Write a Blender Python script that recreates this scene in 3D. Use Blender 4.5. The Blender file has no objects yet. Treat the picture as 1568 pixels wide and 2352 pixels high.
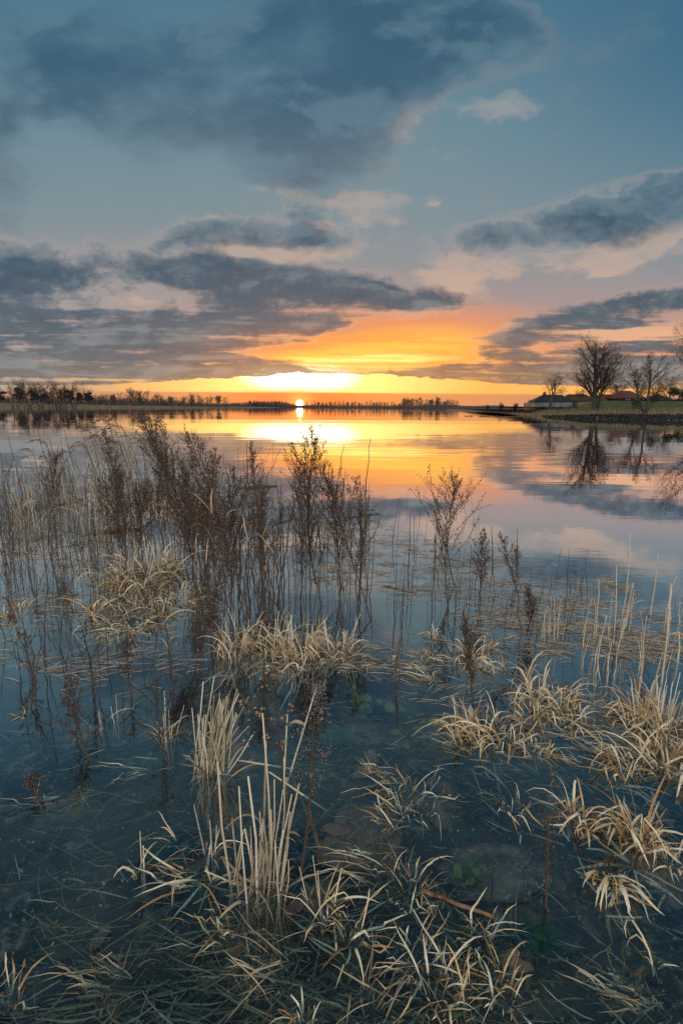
import bpy, math, random
import numpy as np
from mathutils import Vector, Matrix

sc = bpy.context.scene
col = sc.collection
R = math.radians
rnd = random.Random(7)

# ------------------------------------------------------------------ camera
CAM_H = 1.3
PITCH = R(11.58)
ROLL = 0.0064
fwd = Vector((0, math.cos(PITCH), -math.sin(PITCH)))
up0 = Vector((0, math.sin(PITCH), math.cos(PITCH)))
rt0 = Vector((1, 0, 0))
rt = (rt0 * math.cos(ROLL) + up0 * math.sin(ROLL)).normalized()
upv = (up0 * math.cos(ROLL) - rt0 * math.sin(ROLL)).normalized()
cam_data = bpy.data.cameras.new('camera')
cam = bpy.data.objects.new('camera', cam_data)
col.objects.link(cam)
cam_data.sensor_fit = 'VERTICAL'
cam_data.sensor_height = 36
cam_data.sensor_width = 24
cam_data.lens = 18
cam_data.clip_start = 0.05
cam_data.clip_end = 20000
m = Matrix.Identity(4)
for i in range(3):
    m[i][0], m[i][1], m[i][2] = rt[i], upv[i], -fwd[i]
m[2][3] = CAM_H
cam.matrix_world = m
sc.camera = cam


def ray(px, py):
    """direction of a point of the 1568 x 2352 picture"""
    return fwd + rt * ((px - 784) / 1176) + upv * ((1176 - py) / 1176)


def uv_of(px, py):
    d = ray(px, py)
    return d.x / d.y, d.z / d.y


def G(px, py, z=0.0):
    """where that picture point meets the level z"""
    d = ray(px, py)
    t = (z - CAM_H) / d.z
    return Vector((d.x * t, d.y * t, z))


def A(px, py, Y):
    """that picture point at distance Y"""
    d = ray(px, py)
    t = Y / d.y
    return Vector((d.x * t, Y, CAM_H + d.z * t))


# ------------------------------------------------------------------ render
sc.render.engine = 'CYCLES'
sc.view_settings.view_transform = 'Standard'
sc.view_settings.look = 'None'
sc.view_settings.exposure = 0
sc.view_settings.gamma = 1
cy = sc.cycles
cy.use_denoising = False
cy.max_bounces = 8
cy.diffuse_bounces = 3
cy.glossy_bounces = 3
cy.transmission_bounces = 6
cy.transparent_max_bounces = 6
cy.sample_clamp_indirect = 5
cy.sample_clamp_direct = 9
cy.use_fast_gi = False


# ------------------------------------------------------------------ node helper
class NT:
    """a node tree with arithmetic on sockets"""
    def __init__(s, tree):
        s.t = tree

    def new(s, kind, **kw):
        n = s.t.nodes.new(kind)
        for k, v in kw.items():
            setattr(n, k, v)
        return n

    def link(s, a, b):
        s.t.links.new(a, b)

    def put(s, sock, v):
        if isinstance(v, bpy.types.NodeSocket):
            s.link(v, sock)
        else:
            sock.default_value = v

    def math(s, op, a, b=0.0, c=0.0, clamp=False):
        n = s.new('ShaderNodeMath', operation=op, use_clamp=clamp)
        s.put(n.inputs[0], a)
        s.put(n.inputs[1], b)
        s.put(n.inputs[2], c)
        return n.outputs[0]

    def add(s, a, b): return s.math('ADD', a, b)
    def sub(s, a, b): return s.math('SUBTRACT', a, b)
    def mul(s, a, b): return s.math('MULTIPLY', a, b)
    def div(s, a, b): return s.math('DIVIDE', a, b)
    def mad(s, a, b, c): return s.math('MULTIPLY_ADD', a, b, c)

    def step(s, x, lo, hi, out0=0.0, out1=1.0, smooth=True):
        n = s.new('ShaderNodeMapRange', interpolation_type='SMOOTHSTEP' if smooth else 'LINEAR')
        s.put(n.inputs[0], x)
        for i, v in enumerate((lo, hi, out0, out1)):
            s.put(n.inputs[i + 1], v)
        return n.outputs[0]

    def vec(s, x, y, z=0.0):
        n = s.new('ShaderNodeCombineXYZ')
        for i, v in enumerate((x, y, z)):
            s.put(n.inputs[i], v)
        return n.outputs[0]

    def vmath(s, op, a, b=None, scale=None):
        n = s.new('ShaderNodeVectorMath', operation=op)
        s.put(n.inputs[0], a)
        if b is not None:
            s.put(n.inputs[1], b)
        if scale is not None:
            s.put(n.inputs['Scale'], scale)
        return n.outputs[0]

    def noise(s, vec, scale, detail=4, rough=0.55, lac=2.0, dist=0.0, col=False):
        n = s.new('ShaderNodeTexNoise')
        if vec is not None:
            s.link(vec, n.inputs['Vector'])
        n.inputs['Scale'].default_value = scale
        n.inputs['Detail'].default_value = detail
        n.inputs['Roughness'].default_value = rough
        n.inputs['Lacunarity'].default_value = lac
        n.inputs['Distortion'].default_value = dist
        return n.outputs['Color' if col else 'Fac']

    def blob(s, vec, u, v, ru, rv, rot=0.0):
        """1 at (u, v), 0 on the ellipse with radii ru, rv"""
        mp = s.new('ShaderNodeMapping', vector_type='TEXTURE')
        s.link(vec, mp.inputs['Vector'])
        mp.inputs['Location'].default_value = (u, v, 0)
        mp.inputs['Rotation'].default_value = (0, 0, rot)
        mp.inputs['Scale'].default_value = (ru, rv, 1)
        g = s.new('ShaderNodeTexGradient', gradient_type='SPHERICAL')
        s.link(mp.outputs[0], g.inputs['Vector'])
        return g.outputs['Fac']

    def mix(s, f, a, b, blend='MIX', clamp=False):
        n = s.new('ShaderNodeMix', data_type='RGBA', blend_type=blend)
        n.clamp_factor = True
        s.put(n.inputs[0], f)
        for i, v in ((6, a), (7, b)):
            if isinstance(v, (int, float)):
                v = (v, v, v)
            if isinstance(v, tuple):
                v = (*v[:3], 1)
            s.put(n.inputs[i], v)
        return n.outputs[2]

    def ramp(s, f, stops, interp='LINEAR'):
        n = s.new('ShaderNodeValToRGB')
        s.put(n.inputs[0], f)
        cr = n.color_ramp
        cr.interpolation = interp
        while len(cr.elements) > 1:
            cr.elements.remove(cr.elements[-1])
        for i, (p, c) in enumerate(stops):
            e = cr.elements[0] if i == 0 else cr.elements.new(p)
            e.position = p
            e.color = (*c[:3], 1)
        return n.outputs[0]


def S(r, g, b, k=1.0):
    """sRGB 0..255 to linear"""
    f = lambda c: (c / 12.92 if c <= .04045 else ((c + .055) / 1.055) ** 2.4)
    return tuple(f(x / 255) * k for x in (r, g, b))

# ------------------------------------------------------------------ sky
SUN_U, SUN_V = uv_of(688, 926.5)
SUN_DIR = Vector((SUN_U, 1, SUN_V)).normalized()
SUN_EL = math.asin(SUN_DIR.z)
SUN_AZ = math.atan2(SUN_DIR.x, SUN_DIR.y)      # clockwise from +Y

world = bpy.data.worlds.new('World')
sc.world = world
world.use_nodes = True
wt = NT(world.node_tree)
world.node_tree.nodes.clear()
tc = wt.new('ShaderNodeTexCoord').outputs['Generated']
sep = wt.new('ShaderNodeSeparateXYZ')
wt.link(tc, sep.inputs[0])
dx, dy, dz0 = sep.outputs
dz = wt.math('MAXIMUM', dz0, 0.0)
dyc = wt.math('MAXIMUM', dy, 0.08)
U = wt.div(dx, dyc)
V = wt.div(dz, dyc)
UV = wt.vec(U, V)
# the cloud deck seen from below: noise laid out on a level sheet
inv = wt.div(1.0, wt.add(dz, 0.10))
Q = wt.vec(wt.mul(dx, inv), wt.mul(dyc, inv))
warp = wt.vmath('SUBTRACT', wt.noise(Q, 3.0, 6, .62, col=True), (0.5, 0.5, 0.5))
wamp = wt.step(V, 0.0, 0.5, 0.03, 0.10, smooth=False)
wu = wt.vmath('MULTIPLY', warp, wt.vec(wt.mul(wamp, 1.6), wamp))
W = wt.vmath('ADD', UV, wu)
wu2 = wt.vmath('MULTIPLY', warp, wt.vec(wt.mul(wamp, 0.6), wt.mul(wamp, 0.35)))
W2 = wt.vmath('ADD', UV, wu2)


def blobs(rows, vec):
    tot = None
    for px, py, rx, ry, rot, k in rows:
        u, v = uv_of(px, py)
        a = uv_of(px + rx, py)
        b = uv_of(px, py - ry)
        g = wt.blob(vec, u, v, abs(a[0] - u), max(abs(b[1] - v), .002), -R(rot))
        tot = wt.mul(g, k) if tot is None else wt.mad(g, k, tot)
    return tot


# clear air
base = wt.ramp(V, [
    (0.000, S(226, 148, 98)), (0.022, S(238, 160, 92)), (0.032, S(250, 180, 95)), (0.060, S(246, 180, 112)),
    (0.105, S(236, 160, 118)), (0.150, S(198, 151, 130)), (0.195, S(166, 147, 144)), (0.260, S(142, 145, 150)),
    (0.330, S(126, 143, 151)), (0.470, S(108, 138, 150)), (0.66, S(78, 120, 141)), (1.0, S(56, 96, 124))])
# right flank runs bluer and deeper, left flank greyer
side = wt.step(U, 0.10, 0.72)
high = wt.step(V, 0.20, 0.62)
base = wt.mix(wt.mul(wt.mul(side, high), 0.70), base, S(38, 96, 130))
low_left = wt.mul(wt.step(U, 0.0, -0.6), wt.step(V, 0.34, 0.16))
base = wt.mix(wt.mul(low_left, 0.85), base, S(150, 154, 157))


streak = wt.noise(wt.vec(wt.mul(U, 2.6), wt.mul(V, 44.0)), 1.0, 6, .62, 2.1, .5)
ragged = wt.step(streak, .36, .58, .45, 1.0)


def glow(rows, vec, colr, basecol, sharp=1.0, torn=False):
    f = wt.math('MINIMUM', blobs(rows, vec), 1.0)
    f = wt.math('MAXIMUM', f, 0.0)
    if torn:
        f = wt.mul(f, ragged)
    if sharp != 1.0:
        f = wt.math('POWER', f, sharp)
    return wt.mix(f, basecol, colr)


base = glow([(930, 795, 420, 130, 0, 1.0), (760, 815, 420, 60, 0, .5)], W2, S(252, 150, 74), base, 0.9)
base = glow([(905, 802, 290, 58, -4, 1.35), (760, 822, 260, 22, 0, 1.0), (960, 818, 240, 24, 0, 1.0)], W2, (1.15, .60, .09), base, 1.0, True)
base = glow([(790, 826, 170, 11, 0, 1.3), (940, 822, 150, 10, 0, 1.3)], W2, (1.5, 1.05, .3), base, 1.0, True)
gapb = wt.mul(wt.step(V, 0.0245, 0.0285), wt.step(V, 0.085, 0.066))
gapm = wt.mul(gapb, wt.math('MINIMUM', blobs([(720, 880, 780, 220, 0, 1.35)], UV), 1.0))
base = wt.mix(gapm, base, (1.12, .56, .12))
gapw = wt.mul(gapb, wt.math('MINIMUM', blobs([(710, 868, 430, 150, 0, 1.3)], UV), 1.0))
base = wt.mix(wt.math('POWER', gapw, 1.3), base, (1.65, 1.10, .34))
hot = wt.mul(gapb, wt.math('MINIMUM', blobs([(690, 868, 150, 40, 0, 2.0)], UV), 1.0))
base = wt.mix(hot, base, (2.6, 2.3, 1.5))
base = glow([(688, 915, 150, 40, 0, .9)], UV, S(246, 120, 62), base, 1.0)

# cloud fields
n1 = wt.noise(Q, 2.3, 9, .60, 2.1, .3)
puff_at = wt.vec(U, wt.mul(V, 1.9))
n2 = wt.noise(puff_at, 7.0, 8, .60, 2.1, .25)
n2b = wt.noise(wt.vmath('ADD', puff_at, (-0.012, 0.030, 0.0)), 7.0, 5, .60, 2.1, .25)
relief = wt.sub(n2, n2b)
n3 = wt.noise(puff_at, 5.0, 6, .55, 2.0, .5)
n3b = wt.noise(wt.vmath('ADD', puff_at, (-0.02, 0.05, 0.0)), 5.5, 4, .48, 2.0, .2)
soft_relief = wt.sub(n3, n3b)
fine = wt.noise(W, 26.0, 6, .62)

dark_high = [
    (290, 110, 260, 130, 0, .6), (110, 260, 230, 70, 0, .5), (560, 400, 140, 60, 0, .35), (60, 60, 110, 60, 0, .5),
    (150, 150, 210, 150, 0, 1.0), (60, 190, 200, 110, 0, .6), (440, 180, 260, 170, 0, 1.05), (770, 250, 270, 270, 0, 1.8),
    (690, 370, 150, 120, 0, .9), (1010, 110, 330, 150, -8, 1.25), (1090, 90, 220, 110, -8, .7), (640, 60, 300, 120, 0, .8), (390, 315, 200, 110, 0, .8), (250, 270, 190, 80, 0, .55),
    (10, 420, 120, 140, 0, 1.1), (0, 290, 80, 110, 0, .8), (880, 30, 400, 90, 0, .8), (560, 300, 180, 130, 0, .5), (200, 20, 130, 60, 0, .5),
]
dark_mid = [
    (520, 538, 190, 60, 0, 1.5), (450, 552, 130, 34, -12, .8), (690, 500, 110, 80, 0, 1.15), (735, 548, 150, 42, 0, 1.15),
    (20, 640, 230, 110, 0, 1.5), (150, 660, 130, 60, 0, .7), (300, 605, 330, 66, 3, 1.2), (480, 600, 220, 70, 0, .8), (600, 650, 340, 110, 3, 1.5), (820, 670, 270, 66, 5, 1.2),
    (920, 690, 230, 34, 2, 1.3), (430, 732, 430, 74, 2, 1.3), (100, 745, 420, 110, 0, 1.5), (690, 745, 260, 56, 0, 1.0), (270, 668, 90, 26, 0, .5),
    (100, 815, 700, 110, 0, 1.5), (480, 800, 420, 84, 3, 1.25), (700, 795, 190, 26, 5, 1.2),
    (200, 860, 760, 44, 0, 1.5), (560, 842, 420, 44, 0, 1.3), (870, 852, 500, 46, 0, 1.6), (1150, 846, 480, 62, -3, 1.7), (1480, 838, 560, 90, 0, 1.6),
    (1300, 815, 360, 60, -4, .9), (1120, 775, 130, 28, 0, 1.1), (1420, 715, 330, 46, -9, 1.6), (1530, 690, 200, 40, -6, .9), (1500, 742, 200, 24, -4, .7), (1300, 740, 200, 22, 0, .6),
    (1470, 490, 300, 100, -8, 1.5), (1290, 530, 270, 74, -6, .95), (1125, 548, 130, 48, 0, 1.0), (1580, 440, 160, 70, 0, .8),
]
light_wisps = [
    (480, 508, 60, 16, 0, .9), (600, 515, 60, 30, 0, .6), (560, 575, 150, 26, 4, .9), (740, 515, 70, 22, 0, .9), (700, 575, 90, 22, 0, .8), (640, 600, 120, 20, 0, .5), (330, 700, 200, 18, 3, .5),
    (1130, 250, 130, 60, -6, 1.1), (930, 245, 70, 90, 20, .8), (870, 300, 130, 60, -25, .8), (930, 320, 80, 36, 0, .5), (1050, 220, 180, 60, 0, .5), (1060, 360, 120, 60, 0, .35),
    (780, 465, 120, 30, 0, .8), (920, 465, 110, 60, 0, .7), (850, 520, 110, 100, 0, .8), (640, 440, 140, 46, 0, .6), (985, 470, 30, 20, 0, .5), (590, 575, 130, 50, 0, .9),
    (1250, 598, 330, 52, -4, 1.2), (1490, 560, 260, 56, -10, 1.2), (1040, 645, 130, 34, 2, 1.2), (1165, 628, 40, 26, 0, .9), (1000, 575, 140, 40, 0, .6), (740, 590, 130, 30, 0, .7),
    (960, 700, 220, 40, -4, .9), (870, 690, 160, 60, 0, .5), (1420, 760, 420, 60, -3, 1.1), (300, 690, 240, 40, 0, .3),
]
one = lambda x: wt.math('MAXIMUM', wt.math('MINIMUM', x, 1.0), 0.0)
sun_near = one(blobs([(880, 845, 560, 150, 0, 1.5)], UV))
low = wt.step(V, 0.30, 0.04)
low_w = wt.step(V, 0.24, 0.12)
nn = wt.mix(low_w, n2, wt.mad(wt.sub(streak, .5), 1.45, wt.mad(wt.sub(n2, .5), .7, .5)))

# pale lit wisps first
lb = one(blobs(light_wisps, W))
on = wt.step(lb, 0.0, 0.25)
dl = wt.mad(wt.mul(wt.sub(n2, .5), on), 2.8, lb)
dl = wt.mad(wt.mul(wt.sub(fine, .5), on), 1.0, dl)
al = wt.step(dl, 0.22, 1.0)
wcol = wt.ramp(V, [(0.0, S(255, 190, 120)), (0.10, S(252, 190, 135)), (0.17, S(226, 180, 148)), (0.26, S(198, 172, 154)), (0.45, S(164, 162, 160)), (0.7, S(130, 145, 155))])
skyc = wt.mix(wt.mul(al, .66), base, wcol)

# high soft clouds
dh = wt.mad(wt.sub(n1, .5), 1.15, wt.math('MINIMUM', wt.mul(blobs(dark_high, W), .9), 1.3))
dh = wt.mad(wt.sub(n3, .5), 1.2, dh)
dh = wt.mad(wt.mul(wt.sub(n2, .5), wt.step(dh, 0.0, .5)), 1.5, dh)
ah = wt.step(dh, -0.05, 1.35)
hcol = wt.mix(wt.step(V, 0.36, 0.56), S(92, 108, 122), S(54, 90, 114))
hcol = wt.mix(wt.mul(wt.step(wt.mad(relief, .7, soft_relief), -0.04, 0.20), .48), hcol, S(108, 138, 152))
rim = wt.mul(wt.step(dh, 0.05, 0.40), wt.step(dh, 0.85, 0.45))
rimw = wt.mul(rim, wt.mul(wt.step(U, -0.10, 0.12), wt.step(U, 0.7, 0.2)))
skyc = wt.mix(wt.mul(rimw, .20), skyc, S(172, 158, 152))
skyc = wt.mix(wt.mul(ah, .92), skyc, hcol)

# low dark banks, open above the sun and over the far shore
du = wt.math('ABSOLUTE', wt.sub(U, wt.step(U, SUN_U, SUN_U + .14, SUN_U, SUN_U + .14, smooth=False)))
vtop = wt.mad(du, -.066, .0615)
vtop = wt.mad(wt.sub(fine, .5), .018, vtop)
vtop = wt.math('MAXIMUM', vtop, .036)
cut = wt.step(wt.sub(V, vtop), .0016, -.0016)
cut2 = one(blobs([(930, 785, 270, 78, -9, 1.7), (800, 815, 260, 30, 0, 1.3), (690, 812, 170, 17, 0, 1.2), (960, 822, 200, 18, 0, 1.2)], W2))
dm = wt.math('MINIMUM', blobs(dark_mid, W2), 1.15)
dm = wt.sub(dm, blobs([(310, 690, 230, 50, 3, 1.0), (430, 560, 150, 40, -6, .3), (90, 590, 160, 40, 0, .5), (560, 590, 120, 30, 0, .6), (800, 610, 130, 40, 0, .6),
                       (800, 715, 160, 26, 0, .7), (40, 690, 160, 22, 0, .5), (640, 715, 130, 18, 0, .5), (1330, 790, 300, 18, -4, .6), (1480, 765, 220, 16, -6, .7), (560, 578, 150, 20, 4, .8), (400, 575, 120, 22, -8, .5), (160, 700, 260, 14, 0, .5), (230, 770, 320, 8, 0, .6), (500, 775, 260, 8, 3, .6), (60, 830, 300, 7, 0, .7), (150, 872, 300, 6, 0, .8), (640, 690, 90, 14, 0, .4), (640, 565, 40, 90, 10, .5), (650, 480, 40, 40, 0, .4)], W2))
onm = wt.step(dm, 0.0, .30)
dm = wt.mul(dm, .86)
dm = wt.mad(wt.mul(wt.sub(wt.math('ADD', nn, 0.0), .5), onm), 2.7, dm)
dm = wt.mad(wt.mul(wt.sub(fine, .5), onm), 1.35, dm)
dm = wt.mad(cut2, -1.6, dm)
dm = wt.mad(cut, -3.0, dm)
am = wt.step(dm, 0.14, wt.mad(wt.step(V, .20, .34), .70, .92))
ccool = wt.ramp(V, [(0.03, S(120, 114, 112)), (0.07, S(104, 110, 114)), (0.11, S(82, 97, 109)), (0.20, S(64, 87, 104)), (0.36, S(52, 84, 106))])
cwarm = wt.ramp(V, [(0.03, S(158, 114, 90)), (0.09, S(142, 110, 96)), (0.16, S(108, 102, 104)), (0.30, S(80, 96, 108))])
ccol = wt.mix(sun_near, ccool, cwarm)
shade = wt.add(wt.mul(relief, wt.step(low, 0.0, 1.0, 1.2, .7)), wt.mul(wt.mul(wt.sub(streak, .5), 1.3), low))
ccol = wt.mix(wt.mul(wt.step(shade, 0.0, .18), wt.mix(low, .55, .62)), ccol, wt.mix(sun_near, wt.mix(low, S(112, 130, 142), S(146, 148, 150)), S(190, 146, 116)))
ccol = wt.mix(wt.mul(wt.step(shade, 0.0, -.16), wt.mix(sun_near, .70, .35)), ccol, wt.mix(low, S(42, 70, 92), S(62, 80, 96)))
erim = wt.mul(wt.step(dm, 0.02, 0.30), wt.step(dm, 0.66, 0.34))
rcol = wt.mix(sun_near, S(186, 164, 152), wt.ramp(V, [(0.0, (1.7, .7, .10)), (.09, (1.4, .55, .11)), (.14, S(250, 176, 120)), (.22, S(214, 172, 150))]))
skyc = wt.mix(wt.mul(erim, wt.mix(sun_near, .22, wt.step(V, .30, .10, .30, .8))), skyc, rcol)
skyc = wt.mix(wt.mul(am, .93), skyc, ccol)
# haze bar under the bright gap
bar = wt.step(V, 0.0275, 0.0235)
barc = wt.mix(wt.math('MINIMUM', blobs([(690, 925, 900, 260, 0, 1.3)], UV), 1.0), S(176, 138, 122), S(238, 156, 88))
barc = glow([(688, 922, 230, 60, 0, 1.1)], UV, S(246, 128, 64), barc, 1.0)
skyc = wt.mix(wt.mul(bar, .82), skyc, barc)

# sun disc and its aureole
dot = wt.vmath('DOT_PRODUCT', tc, tuple(SUN_DIR))
dotn = world.node_tree.nodes[-1].outputs['Value']
ang = wt.math('ARCCOSINE', wt.math('MINIMUM', dotn, 1.0))
aur = wt.math('POWER', wt.step(ang, 0.075, 0.004, smooth=False), 3.5)
disc = wt.step(ang, 0.0072, 0.0050)
skyc = wt.mix(wt.mul(aur, .85), skyc, (2.2, .62, .15))
skyc = wt.mix(disc, skyc, (14.0, 11.0, 6.0))

# unseen sky overhead and behind, with brightness added to front-light the near grass
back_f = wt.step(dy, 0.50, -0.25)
back_fill = wt.mix(wt.step(dz, 0.0, 0.8), (2.0, 1.72, 1.44), (1.28, 1.36, 1.42))
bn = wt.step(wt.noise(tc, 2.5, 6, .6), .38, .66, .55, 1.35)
back_fill = wt.vmath('SCALE', back_fill, scale=bn)
skyc = wt.mix(back_f, skyc, back_fill)
skyc = wt.mix(wt.step(dz0, 0.0, -0.03), skyc, S(60, 60, 60))

st = wt.new('ShaderNodeTexSky', sky_type='NISHITA')
st.sun_disc = False
st.sun_elevation = max(SUN_EL, R(1.0))
st.sun_rotation = SUN_AZ
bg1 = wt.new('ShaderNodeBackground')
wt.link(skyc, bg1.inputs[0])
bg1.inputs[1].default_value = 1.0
bg2 = wt.new('ShaderNodeBackground')
wt.link(st.outputs[0], bg2.inputs[0])
bg2.inputs[1].default_value = 0.008
ads = wt.new('ShaderNodeAddShader')
wt.link(bg1.outputs[0], ads.inputs[0])
wt.link(bg2.outputs[0], ads.inputs[1])
wo = wt.new('ShaderNodeOutputWorld')
wt.link(ads.outputs[0], wo.inputs[0])
world.cycles.sampling_method = 'MANUAL'
world.cycles.sample_map_resolution = 512

sun_d = bpy.data.lights.new('sun', 'SUN')
sun_d.energy = 2.0
sun_d.angle = R(0.5)
sun_d.color = (1.0, .62, .32)
sun = bpy.data.objects.new('sun', sun_d)
col.objects.link(sun)
sun.rotation_euler = (-SUN_DIR).to_track_quat('-Z', 'Y').to_euler()
sun.location = (0, 0, 30)

# ------------------------------------------------------------------ mesh tools
class MB:
    """collects tubes, ribbons and beads and links them as one mesh object"""
    def __init__(s):
        s.v, s.f, s.n = [], [], 0

    def raw(s, verts, faces):
        b = s.n
        s.v.append(np.asarray(verts, dtype=np.float32).reshape(-1, 3))
        s.f.extend([tuple(i + b for i in f) for f in faces])
        s.n += len(s.v[-1])

    def tube(s, pts, rad, k=4, cap=True):
        pts = [Vector(p) for p in pts]
        n = len(pts)
        if not hasattr(rad, '__len__'):
            rad = [rad] * n
        vs = []
        ref = Vector((0.31, 0.95, 0.12)) if abs((pts[-1] - pts[0]).normalized().z) > .6 else Vector((0, 0.1, 1))
        for i, p in enumerate(pts):
            d = (pts[min(i + 1, n - 1)] - pts[max(i - 1, 0)])
            if d.length < 1e-9:
                d = Vector((0, 0, 1))
            d.normalize()
            a = d.cross(ref).normalized()
            b = d.cross(a)
            for j in range(k):
                t = 2 * math.pi * j / k
                vs.append(p + (a * math.cos(t) + b * math.sin(t)) * rad[i])
        fs = []
        for i in range(n - 1):
            for j in range(k):
                fs.append((i * k + j, i * k + (j + 1) % k, (i + 1) * k + (j + 1) % k, (i + 1) * k + j))
        if cap and k > 2:
            fs.append(tuple(range(k))[::-1])
            fs.append(tuple((n - 1) * k + j for j in range(k)))
        s.raw(vs, fs)

    def ribbon(s, pts, wid, side, fold=0.25):
        """a leaf blade: three points across, folded along its midrib"""
        n = len(pts)
        vs, fs = [], []
        sd = Vector(side).normalized()
        for i, p in enumerate(pts):
            p = Vector(p)
            d = (Vector(pts[min(i + 1, n - 1)]) - Vector(pts[max(i - 1, 0)]))
            if d.length < 1e-9:
                d = Vector((0, 0, 1))
            d.normalize()
            q = sd - d * sd.dot(d)
            if q.length < 1e-4:
                q = d.orthogonal()
            q.normalize()
            sd = q
            nn = d.cross(q)
            w = wid[i] * .5
            vs += [p - q * w + nn * (w * fold), p, p + q * w + nn * (w * fold)]
        for i in range(n - 1):
            a = i * 3
            fs += [(a, a + 1, a + 4, a + 3), (a + 1, a + 2, a + 5, a + 4)]
        s.raw(vs, fs)

    def bead(s, p, a, b, c):
        """an eight sided seed"""
        p, a, b, c = Vector(p), Vector(a), Vector(b), Vector(c)
        s.raw([p + a, p - a, p + b, p - b, p + c, p - c],
              [(0, 2, 4), (2, 1, 4), (1, 3, 4), (3, 0, 4), (2, 0, 5), (1, 2, 5), (3, 1, 5), (0, 3, 5)])

    def quad(s, *p):
        s.raw(p, [tuple(range(len(p)))])

    def box(s, c, d, rz=0.0):
        cx, cy_, cz = c
        x, y, z = (q / 2 for q in d)
        co, si = math.cos(rz), math.sin(rz)
        vs = [(cx + (i * x) * co - (j * y) * si, cy_ + (i * x) * si + (j * y) * co, cz + k * z) for k in (-1, 1) for j in (-1, 1) for i in (-1, 1)]
        s.raw(vs, [(0, 2, 3, 1), (4, 5, 7, 6), (0, 1, 5, 4), (2, 6, 7, 3), (0, 4, 6, 2), (1, 3, 7, 5)])

    def mesh(s, name, mat=None, smooth=False):
        me = bpy.data.meshes.new(name)
        v = np.concatenate(s.v) if s.v else np.zeros((0, 3), np.float32)
        nl = sum(len(f) for f in s.f)
        me.vertices.add(len(v))
        me.vertices.foreach_set('co', v.ravel())
        me.loops.add(nl)
        me.loops.foreach_set('vertex_index', np.fromiter((i for f in s.f for i in f), dtype=np.int32, count=nl))
        me.polygons.add(len(s.f))
        ln = np.fromiter((len(f) for f in s.f), dtype=np.int32, count=len(s.f))
        me.polygons.foreach_set('loop_start', np.concatenate([[0], np.cumsum(ln)[:-1]]).astype(np.int32))
        me.polygons.foreach_set('loop_total', ln)
        if smooth:
            me.polygons.foreach_set('use_smooth', np.ones(len(s.f), dtype=bool))
        me.update(calc_edges=True)
        me.validate()
        if mat:
            me.materials.append(mat)
        return me

    def build(s, name, mat=None, parent=None, loc=(0, 0, 0), smooth=False):
        return put(name, s.mesh(name, mat, smooth), parent, loc)


def put(name, me, parent=None, loc=(0, 0, 0)):
    o = bpy.data.objects.new(name, me)
    col.objects.link(o)
    o.location = loc
    if parent:
        o.parent = parent
    return o


def tag(o, label=None, cat=None, group=None, kind=None):
    for k, v in (('label', label), ('category', cat), ('group', group), ('kind', kind)):
        if v:
            o[k] = v
    return o


def thing(name, label, cat, loc=(0, 0, 0), rz=0.0, group=None):
    o = put(name, None, None, loc)
    o.rotation_euler = (0, 0, rz)
    return tag(o, label, cat, group)


def copy_tree(o, parent=None):
    c = o.copy()
    col.objects.link(c)
    if parent:
        c.parent = parent
    for ch in list(o.children):
        copy_tree(ch, c)
    return c


def grid_mesh(P, nx, ny, name, mat, smooth=True):
    """P: (ny, nx, 3)"""
    mb = MB()
    fs = []
    for j in range(ny - 1):
        for i in range(nx - 1):
            a = j * nx + i
            fs.append((a, a + 1, a + nx + 1, a + nx))
    mb.raw(P.reshape(-1, 3), fs)
    return mb.mesh(name, mat, smooth)


def vnoise(x, y, seed=0):
    """smooth value noise on arrays"""
    xi, yi = np.floor(x), np.floor(y)
    fx, fy = x - xi, y - yi
    fx, fy = fx * fx * (3 - 2 * fx), fy * fy * (3 - 2 * fy)

    def h(a, b):
        q = np.sin(a * 127.1 + b * 311.7 + seed * 74.7) * 43758.5453
        return q - np.floor(q)
    return (h(xi, yi) * (1 - fx) + h(xi + 1, yi) * fx) * (1 - fy) + (h(xi, yi + 1) * (1 - fx) + h(xi + 1, yi + 1) * fx) * fy


def fbm(x, y, seed=0, o=4):
    t, a, s = 0, .5, 0
    for i in range(o):
        t = t + a * vnoise(x * 2 ** i, y * 2 ** i, seed + i)
        s += a
        a *= .5
    return t / s


# ------------------------------------------------------------------ materials
def material(name):
    mt = bpy.data.materials.new(name)
    mt.use_nodes = True
    mt.node_tree.nodes.clear()
    nt = NT(mt.node_tree)
    out = nt.new('ShaderNodeOutputMaterial')
    return mt, nt, out


def principled(nt, colr, rough=.8, spec=.3):
    b = nt.new('ShaderNodeBsdfPrincipled')
    if isinstance(colr, tuple):
        colr = (*colr[:3], 1)
    nt.put(b.inputs['Base Color'], colr)
    b.inputs['Roughness'].default_value = rough
    b.inputs['Specular IOR Level'].default_value = spec
    return b


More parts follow.
